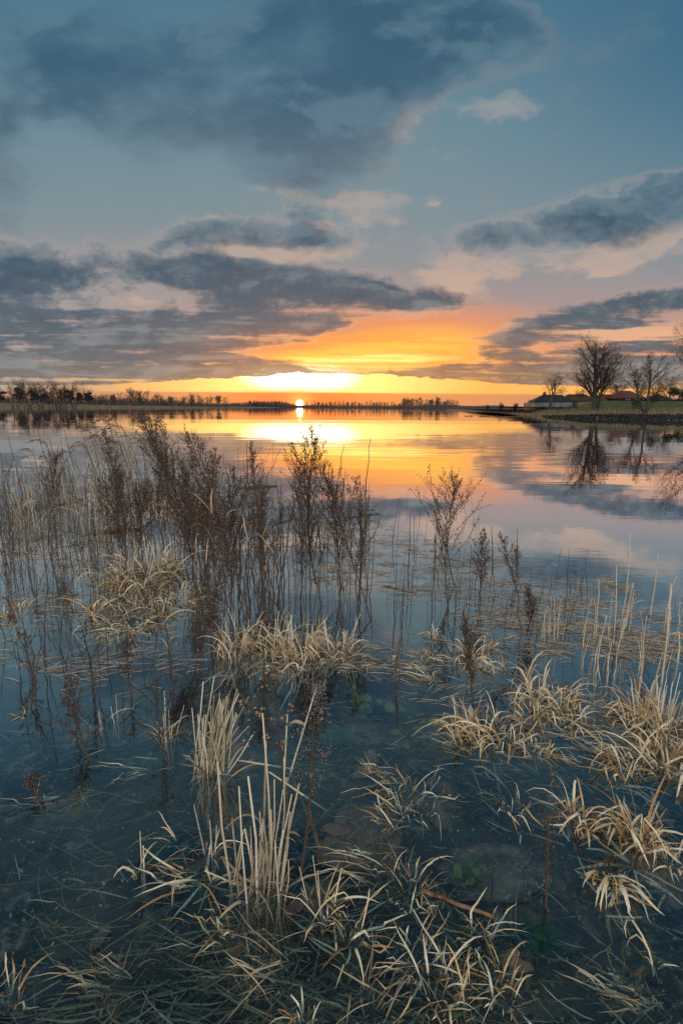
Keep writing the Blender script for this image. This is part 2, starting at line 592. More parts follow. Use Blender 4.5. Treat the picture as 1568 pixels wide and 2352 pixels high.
def plain(name, c1, c2, scale=8.0, rough=.85, bump=0.0, spec=.2, island=False, transl=0.0, stretch=None):
    """two tones mixed by noise, or one tone per leaf or stalk"""
    mt, nt, out = material(name)
    pos = nt.new('ShaderNodeNewGeometry')
    v = pos.outputs['Position']
    if stretch:
        v = nt.vmath('MULTIPLY', v, stretch)
    n = nt.noise(v, scale, 5, .6)
    if island:
        f = nt.mad(nt.sub(n, .5), .6, pos.outputs['Random Per Island'])
        f = nt.math('MULTIPLY', f, 1.0, clamp=True)
    else:
        f = nt.step(n, .3, .7)
    c = nt.mix(f, c1, c2)
    b = principled(nt, c, rough, spec)
    if bump:
        bp = nt.new('ShaderNodeBump')
        bp.inputs['Strength'].default_value = bump
        bp.inputs['Distance'].default_value = .02
        nt.link(n, bp.inputs['Height'])
        nt.link(bp.outputs[0], b.inputs['Normal'])
    if transl:
        tr = nt.new('ShaderNodeBsdfTranslucent')
        nt.link(c, tr.inputs[0])
        mx = nt.new('ShaderNodeMixShader')
        mx.inputs[0].default_value = transl
        nt.link(b.outputs[0], mx.inputs[1])
        nt.link(tr.outputs[0], mx.inputs[2])
        nt.link(mx.outputs[0], out.inputs[0])
    else:
        nt.link(b.outputs[0], out.inputs[0])
    return mt


M = {}


def water_material():
    mt, nt, out = material('river_water')
    gn = nt.new('ShaderNodeNewGeometry')
    geo, pos = gn.name, gn.outputs['Position']
    sp = nt.new('ShaderNodeSeparateXYZ')
    nt.link(pos, sp.inputs[0])
    far = nt.step(sp.outputs[1], 3.0, 14.0)
    # long low swell, drawn out across the current
    h1 = nt.noise(nt.vmath('MULTIPLY', pos, (.55, 1.6, 1)), 1.0, 4, .55, 2.0, .6)
    h2 = nt.noise(nt.vmath('MULTIPLY', pos, (2.0, 5.0, 1)), 1.0, 4, .6, 2.0, .8)
    h3 = nt.noise(nt.vmath('MULTIPLY', pos, (.09, .55, 1)), 1.0, 3, .6)
    patch = nt.step(nt.noise(nt.vmath('MULTIPLY', pos, (.02, .09, 1)), 1.0, 4, .6), .42, .62, .25, 1.0)
    calm = nt.step(sp.outputs[1], 1.5, 9.0, 1.0, .16)
    h = nt.mul(nt.add(nt.mul(h1, .0045), nt.mul(h2, .0012)), calm)
    h = nt.mad(nt.mul(h3, patch), nt.mul(far, .024), h)
    bp = nt.new('ShaderNodeBump')
    bp.inputs['Strength'].default_value = .5
    bp.inputs['Distance'].default_value = 1.0
    nt.link(h, bp.inputs['Height'])
    fr = nt.new('ShaderNodeLayerWeight')
    fr.inputs['Blend'].default_value = .5
    nt.link(bp.outputs[0], fr.inputs['Normal'])
    refl = nt.ramp(fr.outputs['Facing'], [(0, (.03,) * 3), (.15, (.045,) * 3), (.234, (.052,) * 3), (.426, (.18,) * 3), (.625, (.54,) * 3), (.80, (.92,) * 3), (.92, (1, 1, 1))])
    refl = nt.mix(nt.t.nodes[geo].outputs['Backfacing'], refl, .04)
    gl = nt.new('ShaderNodeBsdfGlossy')
    gl.inputs['Color'].default_value = (.97, .98, 1, 1)
    nt.link(nt.step(sp.outputs[1], 2.0, 60.0, .008, .010), gl.inputs['Roughness'])
    nt.link(bp.outputs[0], gl.inputs['Normal'])
    rf = nt.new('ShaderNodeBsdfTransparent')
    rf.inputs['Color'].default_value = (.62, .77, .86, 1)
    mx = nt.new('ShaderNodeMixShader')
    nt.link(refl, mx.inputs[0])
    nt.link(rf.outputs[0], mx.inputs[1])
    nt.link(gl.outputs[0], mx.inputs[2])
    nt.link(mx.outputs[0], out.inputs[0])
    return mt


def bed_material():
    mt, nt, out = material('river_bed')
    pos = nt.new('ShaderNodeNewGeometry').outputs['Position']
    n = nt.noise(pos, 2.2, 6, .65)
    n2 = nt.noise(pos, 14, 6, .7, 2.0, 1.2)
    n3 = nt.noise(pos, 70, 3, .6)
    c = nt.mix(nt.step(n, .35, .65), (.005, .007, .008), (.075, .070, .050))
    c = nt.mix(nt.mul(nt.step(n2, .52, .72), .8), c, (.25, .20, .13))
    c = nt.mix(nt.mul(nt.step(nt.noise(pos, 3.2, 6, .7), .53, .66), .75), c, (.24, .15, .085))
    c = nt.mix(nt.mul(nt.step(nt.noise(nt.vmath('ADD', pos, (7, 3, 0)), 4.0, 5, .7), .55, .68), .6), c, (.035, .085, .045))
    c = nt.mix(nt.mul(nt.step(n3, .66, .74), .8), c, (.26, .24, .20))
    b = principled(nt, c, .95, .1)
    bp = nt.new('ShaderNodeBump')
    bp.inputs['Strength'].default_value = .6
    bp.inputs['Distance'].default_value = .03
    nt.link(n2, bp.inputs['Height'])
    nt.link(bp.outputs[0], b.inputs['Normal'])
    nt.link(b.outputs[0], out.inputs[0])
    return mt


# ------------------------------------------------------------------ riverbed and water
def bed_z(x, y):
    """height of the river bed (and of the shore the camera stands on)"""
    x, y = np.asarray(x, float), np.asarray(y, float)
    z = -0.10 - .055 * np.clip(y - .6, 0, 8) - .05 * np.clip(y - 8, 0, 60)
    z = np.maximum(z, -3.0) + np.clip(.75 - y, 0, 4) * .22
    near = np.exp(-(np.maximum(y, 0) / 6.0) ** 2)
    z = z + near * (fbm(x * 1.3 + 9, y * 1.3, 3) - .5) * .12 + near * (fbm(x * 6, y * 6, 8) - .5) * .03
    return z


yy = np.concatenate([np.linspace(-6, 6, 150), np.geomspace(6.15, 4000, 70)])
ss = np.linspace(-1, 1, 160)
PX = np.zeros((len(yy), len(ss), 3))
for j, y in enumerate(yy):
    w = max(6.0, abs(y) * 1.15 + 3.0)
    PX[j, :, 0] = ss * w
    PX[j, :, 1] = y
PX[:, :, 2] = bed_z(PX[:, :, 0], PX[:, :, 1])
M['bed'] = bed_material()
tag(put('river_bed', grid_mesh(PX, len(ss), len(yy), 'river_bed', M['bed'])), 'dark muddy bottom seen through the clear shallow water', kind='structure')

M['water'] = water_material()
wy = np.concatenate([np.linspace(-3, 20, 24), np.geomspace(22, 4000, 40)])
wx = np.linspace(-1, 1, 30)
WX = np.zeros((len(wy), len(wx), 3))
for j, y in enumerate(wy):
    WX[j, :, 0] = wx * max(6.0, abs(y) * 1.15 + 3.0)
    WX[j, :, 1] = y
tag(put('water', grid_mesh(WX, len(wx), len(wy), 'water', M['water'])), 'calm river water mirroring the sunset clouds', kind='structure')

# ------------------------------------------------------------------ far banks
M['bark'] = plain('bark', (.030, .026, .024), (.055, .047, .040), 3.0, .9)
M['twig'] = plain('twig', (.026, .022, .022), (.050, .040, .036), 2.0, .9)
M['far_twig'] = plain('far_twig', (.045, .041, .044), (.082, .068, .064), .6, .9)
M['needle'] = plain('needle', (.012, .020, .018), (.030, .040, .030), 1.2, .9)
M['dike'] = plain('dike_turf', (.020, .036, .010), (.060, .075, .022), .9, .95, stretch=(.6, 2, 2))
M['bank_grass'] = plain('bank_grass', (.060, .048, .028), (.17, .13, .078), .7, .95, stretch=(1, .6, 4))
M['mud'] = plain('mud', (.035, .030, .026), (.075, .064, .052), .5, .95)
M['tan_reed'] = plain('tan_reed', (.09, .062, .036), (.26, .19, .11), 1.0, .9, island=True)
M['stone'] = plain('stone', (.005, .0055, .006), (.026, .027, .026), 1.8, .9, bump=.5)
M['concrete'] = plain('concrete', (.055, .062, .068), (.15, .16, .165), .8, .85, stretch=(1, 1, .25))
M['thatch'] = plain('dark_roof', (.008, .009, .011), (.022, .022, .024), 1.6, .9, stretch=(1, 1, 3))
M['red_roof'] = plain('red_roof', (.052, .020, .019), (.10, .036, .032), 1.8, .85, stretch=(1, 1, 3))
M['rust_roof'] = plain('rust_roof', (.030, .015, .009), (.060, .030, .017), 1.8, .85, stretch=(1, 1, 3))
M['timber'] = plain('timber', (.020, .018, .018), (.05, .042, .038), 3, .9)
M['plaster'] = plain('plaster', (.10, .09, .085), (.20, .18, .17), 1.5, .9)
M['white'] = plain('white_paint', (.42, .45, .47), (.62, .64, .65), 2, .6)
M['red_paint'] = plain('red_paint', (.35, .05, .03), (.5, .08, .05), 2, .6)


def profile_mesh(name, us, yfun, prof, mat, label, seed=0, rough=.15):
    """land behind a shoreline: us = bearings x/y, yfun = shore distance, prof(t, u) = height t metres inland"""
    ts = np.array([0, .35, .7, 1.1, 1.6, 2.2, 3, 4, 5.5, 7.5, 10, 13, 17, 22, 28, 33, 36, 39, 42, 45, 48, 52, 58, 66, 78, 95, 120, 160])
    P = np.zeros((len(ts), len(us), 3))
    for i, u in enumerate(us):
        for j, t in enumerate(ts):
            y = yfun(u) + t
            x = u * y
            n = (float(fbm(np.array(x * .5), np.array(y * .5), seed)) - .5) * rough * min(1, t)
            P[j, i] = (x, y, prof(t, u) + n)
    o = put(name, grid_mesh(P, len(us), len(ts), name, mat))
    tag(o, label, kind='structure')
    return o


def lerp_table(tab):
    xs, ys = zip(*tab)
    return lambda x: float(np.interp(x, xs, ys))


# right bank: shore distance by bearing
shore_r = lerp_table([(.20, 245), (.25, 200), (.29, 170), (.315, 140), (.345, 108), (.40, 78), (.46, 68), (.52, 66), (.60, 62.5), (.67, 61.5), (.9, 58), (1.4, 52)])
low_r = lerp_table([(.20, .10), (.30, .2), (.36, .5), (.46, .68), (.7, .75), (1.4, .8)])


def prof_r(t, u):
    h = low_r(u)
    return float(np.interp(t, [0, .35, 1.0, 1.8, 10, 24, 160], [-.35, .02, h * .5, h * .8, h * 1.05, h + .32, h + .4]))


us = np.concatenate([np.linspace(.20, .44, 40), np.linspace(.445, 1.4, 60)])
profile_mesh('right_bank', us, shore_r, prof_r, M['bank_grass'], 'low river bank of pale winter grass', 5)

# turfed dike: a ridge with a ramp at its near end
rows = []
cols = np.linspace(.445, 1.4, 70)
cross = [(84.5, 0), (86, .12), (88, .35), (92, .80), (95, .97), (96.5, 1), (101, 1), (104, .9), (112, .35), (120, 0)]
DT = A(1480, 921.5, 97).z
P = np.zeros((len(cross), len(cols), 3))
for i, u in enumerate(cols):
    k = float(np.interp(u, [.445, .485], [0, 1]))
    k = k * k * (3 - 2 * k)
    for j, (y, f) in enumerate(cross):
        P[j, i] = (u * 97 + (y - 97) * .25, y + u * 2, .9 + (DT - .9) * f * k + .06 * math.sin(i * 1.7 + j))
tag(put('dike', grid_mesh(P, len(cols), len(cross), 'dike', M['dike'])), 'green turfed flood dike', kind='structure')

# ground the farm stands on
mb = MB()
mb.raw([(36, 100, 1.55), (300, 100, 1.55), (600, 420, 1.55), (90, 420, 1.3)], [(0, 1, 2, 3)])
tag(mb.build('farmland', M['bank_grass']), 'flat land behind the flood wall', kind='structure')

# left bank
shore_l = lerp_table([(-1.3, 260), (-.8, 285), (-.6, 300), (-.45, 320), (-.36, 340), (-.27, 380), (-.20, 440), (-.1, 600)])
us = np.linspace(-1.3, -.12, 90)
hl = lerp_table([(-1.3, 2.8), (-.68, 2.5), (-.55, 2.0), (-.46, 1.7), (-.40, 1.5), (-.36, 1.6), (-.27, 1.3), (-.18, .8), (-.12, .2)])
prof_l = lambda t, u: float(np.interp(t, [0, .7, 4, 13, 45, 160], [-.3, .1, hl(u) * .35, hl(u) * .7, hl(u), hl(u) + .4]))
profile_mesh('left_bank', us, shore_l, prof_l, M['bank_grass'], 'flat river bank of bleached grass', 3, .3)

# far shore straight ahead
shore_f = lambda u: 640 - 260 * max(0, u - .05) + 15 * math.sin(u * 40)
us = np.linspace(-.34, .42, 80)
prof_f = lambda t, u: float(np.interp(t, [0, 1.1, 8, 45, 160], [-.3, .25, .7, 1.2, 2.0]))
profile_mesh('far_shore', us, shore_f, prof_f, M['mud'], 'distant low shore across the river', 4, .3)
hl_ = MB()
ux = np.linspace(-1.5, 1.5, 160)
P = np.zeros((4, len(ux), 3))
for i, u in enumerate(ux):
    top = 3 + 9 * float(fbm(np.array(u * 14.0), np.array(.5), 6)) * (1.0 if u > .15 else .55)
    for j, (y, z) in enumerate([(1500, -1), (1510, top * .75), (1560, top), (1700, -1)]):
        P[j, i] = (u * y, y, z)
tag(put('hills', grid_mesh(P, len(ux), 4, 'hills', plain('far_wood', (.05, .05, .055), (.075, .07, .07), .02, 1))), 'faint wooded rise on the horizon', kind='structure')

# riprap at the foot of the right bank: far too many stones to count
mb = MB()
r2 = random.Random(31)
for i in range(2600):
    u = r2.uniform(.385, 1.0)
    edge = float(np.interp(u, [.385, .46, .55, 1], [.25, .8, 1.0, 1.0]))
    t = r2.uniform(.1, .25 + 1.5 * edge)
    y = shore_r(u) + t
    s = r2.uniform(.08, .24) * (.55 + .45 * edge)
    z = prof_r(t, u) + s * .2
    c = Vector((u * y, y, z))
    e = [Vector((r2.uniform(-1, 1), r2.uniform(-1, 1), r2.uniform(-1, 1))).normalized() for k in range(2)]
    a = e[0]
    b = a.cross(e[1]).normalized()
    d = a.cross(b)
    mb.bead(c, a * s * r2.uniform(.8, 1.3), b * s, d * s * r2.uniform(.6, 1))
tag(mb.build('riprap', M['stone']), 'dark stones armouring the foot of the bank', kind='stuff')


def grass_strip(name, label, n, ufun, tfun, shore, prof, hfun, mat, seed):
    mb = MB()
    q = random.Random(seed)
    for i in range(n):
        u = ufun(q)
        t = tfun(q, u)
        y = shore(u) + t
        x = u * y
        z = prof(t, u) - .05
        h = hfun(q, u, t)
        w = h * q.uniform(.03, .07)
        lx = q.uniform(-.35, .25) * h
        mb.raw([(x - w, y, z), (x + w, y + w, z), (x + lx, y + q.uniform(-.1, .1) * h, z + h)], [(0, 1, 2)])
    return tag(mb.build(name, mat), label, kind='stuff')


grass_strip('bank_reeds', 'pale dead reeds and grass along the top of the stone bank', 9000,
            lambda q: q.uniform(.30, .95) if q.random() < .85 else q.uniform(.22, .34), lambda q, u: q.uniform(.4 if u < .42 else 2.2, 26) ** 1.0,
            shore_r, prof_r, lambda q, u, t: q.uniform(.25, .85) * (1.0 if u > .36 else .5), M['tan_reed'], 41)
grass_strip('bank_reeds', 'bleached reeds fringing the bank below the willows', 5000, lambda q: q.uniform(-.95, -.2), lambda q, u: q.uniform(.5, 40),
            shore_l, prof_l, lambda q, u, t: q.uniform(.4, 1.3) * (1 if u < -.45 else .7), M['tan_reed'], 42)
grass_strip('bank_scrub', 'dark low scrub at the foot of the dike', 1400, lambda q: q.uniform(.42, .95), lambda q, u: q.uniform(14, 24),
            shore_r, prof_r, lambda q, u, t: q.uniform(.4, 1.0), M['far_twig'], 43)


# ------------------------------------------------------------------ trees
def grow(mt, mc, p, d, length, r, level, q, P):
    """one limb and everything that springs from it; thick wood to mt, twigs to mc"""
    n = 5 if level < 2 else (4 if level < P['levels'] - 1 else 3)
    pts, rad = [Vector(p)], [r]
    d = Vector(d).normalized()
    for i in range(n):
        j = P['wander'] * (1 + .4 * level)
        d = (d + Vector((q.gauss(0, j), q.gauss(0, j), q.gauss(0, j) + P['lift'] * (.3 if level == 0 else 1)))).normalized()
        pts.append(pts[-1] + d * (length / n))
        rad.append(max(r * (1 - (i + 1) / n * P['taper']), P['rmin']))
    (mt if level < P['trunk_levels'] else mc).tube(pts, rad, 6 if level == 0 else (4 if level < 2 else 3), cap=False)
    if level >= P['levels']:
        return
    k = P['kids'][min(level, len(P['kids']) - 1)]
    s0 = P['start'] if level == 0 else .25
    for i in range(k):
        f = s0 + (1 - s0) * (i + q.random() * .8) / k
        f = min(f, .99)
        x = f * n
        a = int(x)
        b = pts[a].lerp(pts[a + 1], x - a)
        dd = (pts[a + 1] - pts[a]).normalized()
        ax = dd.orthogonal().normalized()
        ax.rotate(Matrix.Rotation(i * 2.4 + q.random() * 1.2, 3, dd))
        sp = q.uniform(*P['spread'])
        cd = (dd * math.cos(sp) + ax * math.sin(sp)).normalized()
        ln = length * P['ratio'][min(level, len(P['ratio']) - 1)] * q.uniform(.7, 1.15) * (1 - P['cone'] * (f - s0))
        grow(mt, mc, b, cd, ln, max(rad[a] * P['shrink'], P['rmin']), level + 1, q, P)


BASE = dict(levels=4, trunk_levels=2, kids=[9, 6, 5, 4], start=.28, wander=.05, lift=.06, taper=.75, rmin=.012, spread=(.45, .85), ratio=[.52, .5, .48, .5], cone=.35, shrink=.55)


def make_tree(seed, stems, mats=('bark', 'twig'), **kw):
    """stems: list of (base, direction, length, radius); returns trunk and crown meshes"""
    P = dict(BASE)
    P.update(kw)
    q = random.Random(seed)
    mt, mc = MB(), MB()
    for b, d, l, r in stems:
        grow(mt, mc, b, d, l, r, 0, q, P)
    return mt.mesh('trunk', M[mats[0]], True), mc.mesh('crown', M[mats[1]])


def plant_tree(meshes, loc, label, group=None, name='tree', scale=1.0, rz=0.0, cat='tree', sx=None):
    t = thing(name, label, cat, loc, rz, group)
    t.scale = (sx or scale, sx or scale, scale)
    put('trunk', meshes[0], t)
    put('crown', meshes[1], t)
    return t


# the oak in front of the first barn
b = A(1262, 939.5, 98)
top = A(1262, 858, 98).z
H = top - b.z
oak = make_tree(3, [((0, 0, 0), (.03, 0, 1), H * .62, .30)], levels=5, kids=[8, 5, 5, 4, 3], start=.50, spread=(.5, 1.15), ratio=[.75, .62, .52, .5, .5], lift=.035, wander=.10, cone=.12, rmin=.008, shrink=.5)
plant_tree(oak, b, 'spreading flat topped oak standing in front of the dark barn roof', name='oak_tree')
# twin stemmed poplar
b = A(1363, 942, 80)
H = A(1360, 789, 80).z - b.z
pop = make_tree(11, [((0, 0, 0), (0, 0, 1), H * .82, .42), ((.45, 0, 0), (.20, .05, 1), H * .70, .26)], levels=5, kids=[20, 9, 6, 4, 2], start=.16, spread=(.45, .95), ratio=[.62, .52, .50, .50, .5], lift=.06, cone=.42, wander=.05, rmin=.006, shrink=.46)
plant_tree(pop, b, 'tallest bare tree, two straight stems rising from the bank before the dike', name='poplar_tree')
# leaning willow with several stems
b = A(1481, 948.5, 66)
pxm = 66 / 1176
H = A(1481, 832, 66).z - b.z
wil = make_tree(21, [((.1, 0, 0), (.02, 0, 1), H * .86, .20), ((-.1, 0, 0), (-.62, .1, .80), H * .70, .17), ((.2, .1, 0), (.55, .1, .7), H * .33, .08), ((-.2, -.1, 0), (-.75, -.1, .45), H * .30, .09)],
                levels=5, kids=[10, 6, 5, 4, 3], start=.45, spread=(.35, .78), ratio=[.50, .52, .5, .5, .5], lift=.08, cone=.2, wander=.07, rmin=.006, shrink=.48)
plant_tree(wil, b, 'crooked tree with one upright and one leaning stem at the waterside', name='willow_tree')
# the tree cut by the picture edge
b = A(1606, 944, 74)
H = A(1590, 762, 74).z - b.z
edge = make_tree(33, [((0, 0, 0), (-.04, 0, 1), H * .9, .36)], levels=5, kids=[16, 8, 6, 4, 3], start=.30, spread=(.5, .95), ratio=[.52, .52, .48, .46, .5], lift=.06, cone=.3, rmin=.006, shrink=.46)
plant_tree(edge, b, 'tall tree whose dense bare crown is cut off by the picture edge', name='poplar_tree')
# farm trees behind the dike
spec = [(1537, 860, 128, 44, 'wide bare tree behind the dike above the dark hipped roof'), (1505, 872, 135, 45, 'rounded twiggy tree beside the red roofed house'),
        (1412, 868, 140, 46, 'broad tangled tree behind the long low red roof'), (1330, 893, 138, 47, 'small bush like tree between the first two barns'),
        (1462, 872, 142, 51, 'slender tree rising behind the ridge of the half timbered house')]
for px, py, y, sd, lab in spec:
    b = Vector((A(px, 930, y).x, y, 1.5))
    H = A(px, py, y).z - b.z
    tr = make_tree(sd, [((0, 0, 0), (.05, 0, 1), H * .72, H * .03)], levels=4, kids=[14, 8, 6, 4], start=.2, spread=(.5, 1.0), ratio=[.62, .52, .5, .5], lift=.04, wander=.09, cone=.3, rmin=.009, shrink=.48)
    plant_tree(tr, b, lab, name='farm_tree')

# shrubs and small trees left of the wall
for px, w, py, y, sd, lab in [(1152, 30, 921, 190, 61, 'rounded leafless tree alone on the low spit'), (1183, 22, 923, 165, 62, 'small bare tree at the end of the concrete wall'),
                              (1215, 34, 917, 150, 63, 'bare tree whose top shows over the concrete wall'), (1120, 14, 927, 230, 64, 'tiny round tree farthest out on the spit'), (1243, 18, 918, 148, 65, 'low bush against the eaves of the dark barn')]:
    b = Vector((A(px, 936, y).x, y, .5))
    H = A(px, py, y).z - b.z
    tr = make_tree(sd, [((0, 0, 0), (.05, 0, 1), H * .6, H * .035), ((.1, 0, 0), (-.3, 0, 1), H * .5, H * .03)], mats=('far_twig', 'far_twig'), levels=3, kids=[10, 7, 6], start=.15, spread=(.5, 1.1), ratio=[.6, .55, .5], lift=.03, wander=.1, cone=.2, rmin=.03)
    plant_tree(tr, b, lab, name='bare_tree')

# evergreen mass at the picture edge
def leaf_cloud(mb, c, rx, ry, rz_, n, size, q):
    for i in range(n):
        while True:
            p = Vector((q.uniform(-1, 1), q.uniform(-1, 1), q.uniform(-1, 1)))
            if p.length < 1:
                break
        p = Vector((c[0] + p.x * rx, c[1] + p.y * ry, c[2] + p.z * rz_))
        a = Vector((q.gauss(0, 1), q.gauss(0, 1), q.gauss(0, 1))).normalized()
        bb = a.orthogonal().normalized()
        s = size * q.uniform(.5, 1.3)
        mb.raw([p - a * s, p + bb * s * .6, p + a * s, p - bb * s * .6], [(0, 1, 2, 3)])


q = random.Random(5)
b = A(1556, 925, 120)
b.z = 1.5
t = thing('evergreen_tree', 'dense dark evergreen beside the dark hipped roof', 'tree', b)
mt, mc = MB(), MB()
mt.tube([(0, 0, 0), (.1, 0, 3.5)], [.25, .08], 6)
for i in range(9):
    leaf_cloud(mc, (q.uniform(-2.0, 2.2), q.uniform(-1, 1), q.uniform(.6, 4.2)), 1.1, 1.0, .9, 260, .22, q)
mt.build('trunk', M['bark'], t)
mc.build('crown', M['needle'], t)

# ---- left bank willows (pollards), each grown for its place
WL = [(36, 36, 876, 'broad many stemmed willow, first from the left on the bleached bank', 3, 285),
      (66, 30, 879, 'willow with stems fanning out beside the broadest willow', 4, 287),
      (94, 18, 890, 'short willow on a thick pollard stump in the water', 3, 290),
      (122, 30, 888, 'two stemmed willow left of the split willow', 2, 296),
      (135, 26, 884, 'willow split into many crooked stems at the waterline', 4, 296),
      (149, 16, 890, 'thin willow on a dark stump right of the split willow', 2, 297),
      (171, 22, 880, 'slender upright willow standing alone on the pale bank', 3, 300)]
for i, (px, w, py, lab, ns, y) in enumerate(WL):
    b = A(px, 933 if i not in (2, 4) else 935, y)
    b.z = .2
    H = (A(px, py, y).z - b.z) * 1.0
    q = random.Random(70 + i)
    st = []
    for k in range(ns + 1):
        an = (k / max(ns, 1) - .5) * (w / 26.0) * 1.1
        st.append(((an * 2.2, q.uniform(-.6, .6), 0), (an, q.uniform(-.25, .25), 1), H * q.uniform(.72, .92), .26))
    mb_ = make_tree(80 + i, st, levels=3, kids=[11, 7, 5], start=.35, spread=(.3, .8), ratio=[.42, .5, .5], lift=.08, wander=.08, cone=.2, rmin=.026, shrink=.48)
    plant_tree(mb_, b, lab, name='willow_tree')

# pines
q = random.Random(9)
for i, (px, py, w, lab) in enumerate([(4, 900, 26, 'dark pine at the edge of the picture'), (47, 892, 24, 'dark pine crown seen through the broadest willow'), (84, 898, 20, 'dark pine behind the pollard stump'), (80 + 24, 905, 18, 'low dark pine right of the pollard stump'),
                                      (163, 897, 16, 'pine behind the slender upright willow'), (186, 903, 18, 'pine with a rounded crown right of the slender upright willow'), (206, 902, 22, 'layered pine with drooping side boughs')]):
    y = 345
    b = Vector((A(px, 930, y).x, y, 2))
    H = A(px, py, y).z - b.z
    W = w / 1176 * y
    t = thing('pine_tree', lab, 'tree', b)
    mt, mc = MB(), MB()
    mt.tube([(0, 0, 0), (.2, 0, H * .5), (0, 0, H * .9)], [.3, .22, .08], 6)
    for k in range(8):
        f = k / 7
        leaf_cloud(mc, (q.uniform(-.3, .3) * W, q.uniform(-.2, .2) * W, H * (.38 + .56 * f)), W * (.42 - .22 * f), W * .35, H * .10, 130, .55, q)
    mt.build('trunk', M['bark'], t)
    mc.build('crown', M['needle'], t)

# prototypes of distant bare trees
PROTO = []
for k in range(7):
    q = random.Random(200 + k)
    ns = 1 + k % 3
    st = [((q.uniform(-.06, .06), q.uniform(-.05, .05), 0), (q.uniform(-.16, .16) * ns * .7, q.uniform(-.1, .1), 1), q.uniform(.62, .75), .022) for j in range(ns)]
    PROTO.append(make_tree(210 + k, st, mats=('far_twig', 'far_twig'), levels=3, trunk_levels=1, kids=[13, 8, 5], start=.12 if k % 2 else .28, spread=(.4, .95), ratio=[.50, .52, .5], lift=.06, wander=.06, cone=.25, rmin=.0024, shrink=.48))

GL = 'leafless trees along the far banks'
left_tr = [(228, 902, 'low bare tree right of the layered pine'), (234, 899, 'round headed bare tree midway along the left bank wood'), (262, 899, 'dense bare tree before the tallest forked tree'), (277, 897, 'dark bushy tree beside the tallest forked tree'),
           (306, 882, 'tallest forked tree on the left bank'), (322, 894, 'tree leaning away from the tallest forked tree'), (338, 893, 'open crowned tree with a raised limb'), (352, 903, 'small bare tree near the raised limb tree'), (367, 898, 'tree with a feathery crown above the mud flat'),
           (392, 905, 'stubby tree at the start of the low willow row'), (405, 909, 'low bush like tree in the willow row'), (423, 905, 'willow row tree with a leaning outer stem'), (442, 902, 'widest tree of the willow row'), (458, 904, 'fan shaped tree in the willow row'),
           (466, 909, 'thin last tree of the willow row'), (481, 904, 'round tree standing apart after the willow row'), (503, 903, 'domed tree near the end of the left bank'), (517, 908, 'last tree at the tip of the left bank'),
           (18, 908, 'hazy bare tree behind the first willow'), (112, 905, 'hazy bare tree behind the willow stump'), (248, 903, 'thin hazy tree in the left bank wood'), (292, 905, 'low tree under the tallest forked tree'), (378, 908, 'tiny tree on the mud flat')]
for i, (px, py, lab) in enumerate(left_tr):
    u = uv_of(px, 930)[0]
    y = shore_l(u) + (14 if px > 380 else 30)
    b = Vector((u * y, y, .4))
    H = (A(px, py, y).z - b.z) * .92
    sq = 1.15 if px > 380 else 1.0
    plant_tree(PROTO[i % 7], b, lab, GL, 'bare_tree', H, i * 1.3, sx=H * sq)
far_tr = []
q = random.Random(12)
x = 706
mid = []
while x < 920:
    mid.append((x, q.uniform(919.5, 925.5)))
    x += q.uniform(6.5, 11)
for xx, yy_ in [(929, 914), (938, 913), (947, 912), (956, 911.5), (965, 913), (979, 917), (990, 915), (1002, 912), (1014, 919), (1022, 918), (1030, 916), (1039, 916.5), (1047, 920)]:
    mid.append((xx, yy_))
for i in range(11):
    mid.append((575 + i * 8.4 + q.uniform(-2, 2), q.uniform(917.5, 921)))
for i, (px, py) in enumerate(mid):
    u = uv_of(px, 935)[0]
    y = shore_f(u) + q.uniform(3, 12)
    if abs(px - 688) < 9:
        py = 930
    b = Vector((u * y, y, .3))
    H = A(px, py, y).z - b.z
    big = 926 < px < 1050
    lab = ('large round crowned bare tree in the clump on the far shore' if big else ('thin bare tree in the even row left of the sun' if px < 680 else 'small bare tree in the long row right of the sun'))
    plant_tree(PROTO[(i * 3) % 7], b, lab, 'trees of the far shore clump' if big else ('row of thin trees left of the sun' if px < 680 else 'row of small trees right of the sun'), 'bare_tree', H, i * 2.1, sx=H * (1.25 if big else .95))

# woods that read as one dark mass
def wood(name, label, pts, depth, n, mat, seed, fuzz):
    """a thicket: thin stems over the outline given by (px, top py, y)"""
    mb = MB()
    q = random.Random(seed)
    xs = [p[0] for p in pts]
    for i in range(n):
        px = q.uniform(xs[0], xs[-1])
        py = float(np.interp(px, xs, [p[1] for p in pts])) + q.uniform(-fuzz, fuzz * 1.5)
        y = float(np.interp(px, xs, [p[2] for p in pts])) + q.uniform(0, depth)
        b = A(px, 934, y)
        H = max(A(px, py, y).z, 1.0)
        z0 = q.uniform(0, .45) * H
        w = H * q.uniform(.006, .02)
        lx = q.uniform(-.16, .16) * H
        mb.raw([(b.x - w, y, z0 - .5), (b.x + w, y, z0 - .5), (b.x + lx + w * .3, y, H * q.uniform(.75, 1)), (b.x + lx - w * .3, y, H * q.uniform(.75, 1))], [(0, 1, 2, 3)])
        if q.random() < .25:
            c = (b.x, y, H * q.uniform(.15, .6))
            leaf_cloud(mb, c, H * .12, H * .1, H * .16, 5, H * .05, q)
    return tag(mb.build(name, mat), label, kind='stuff')


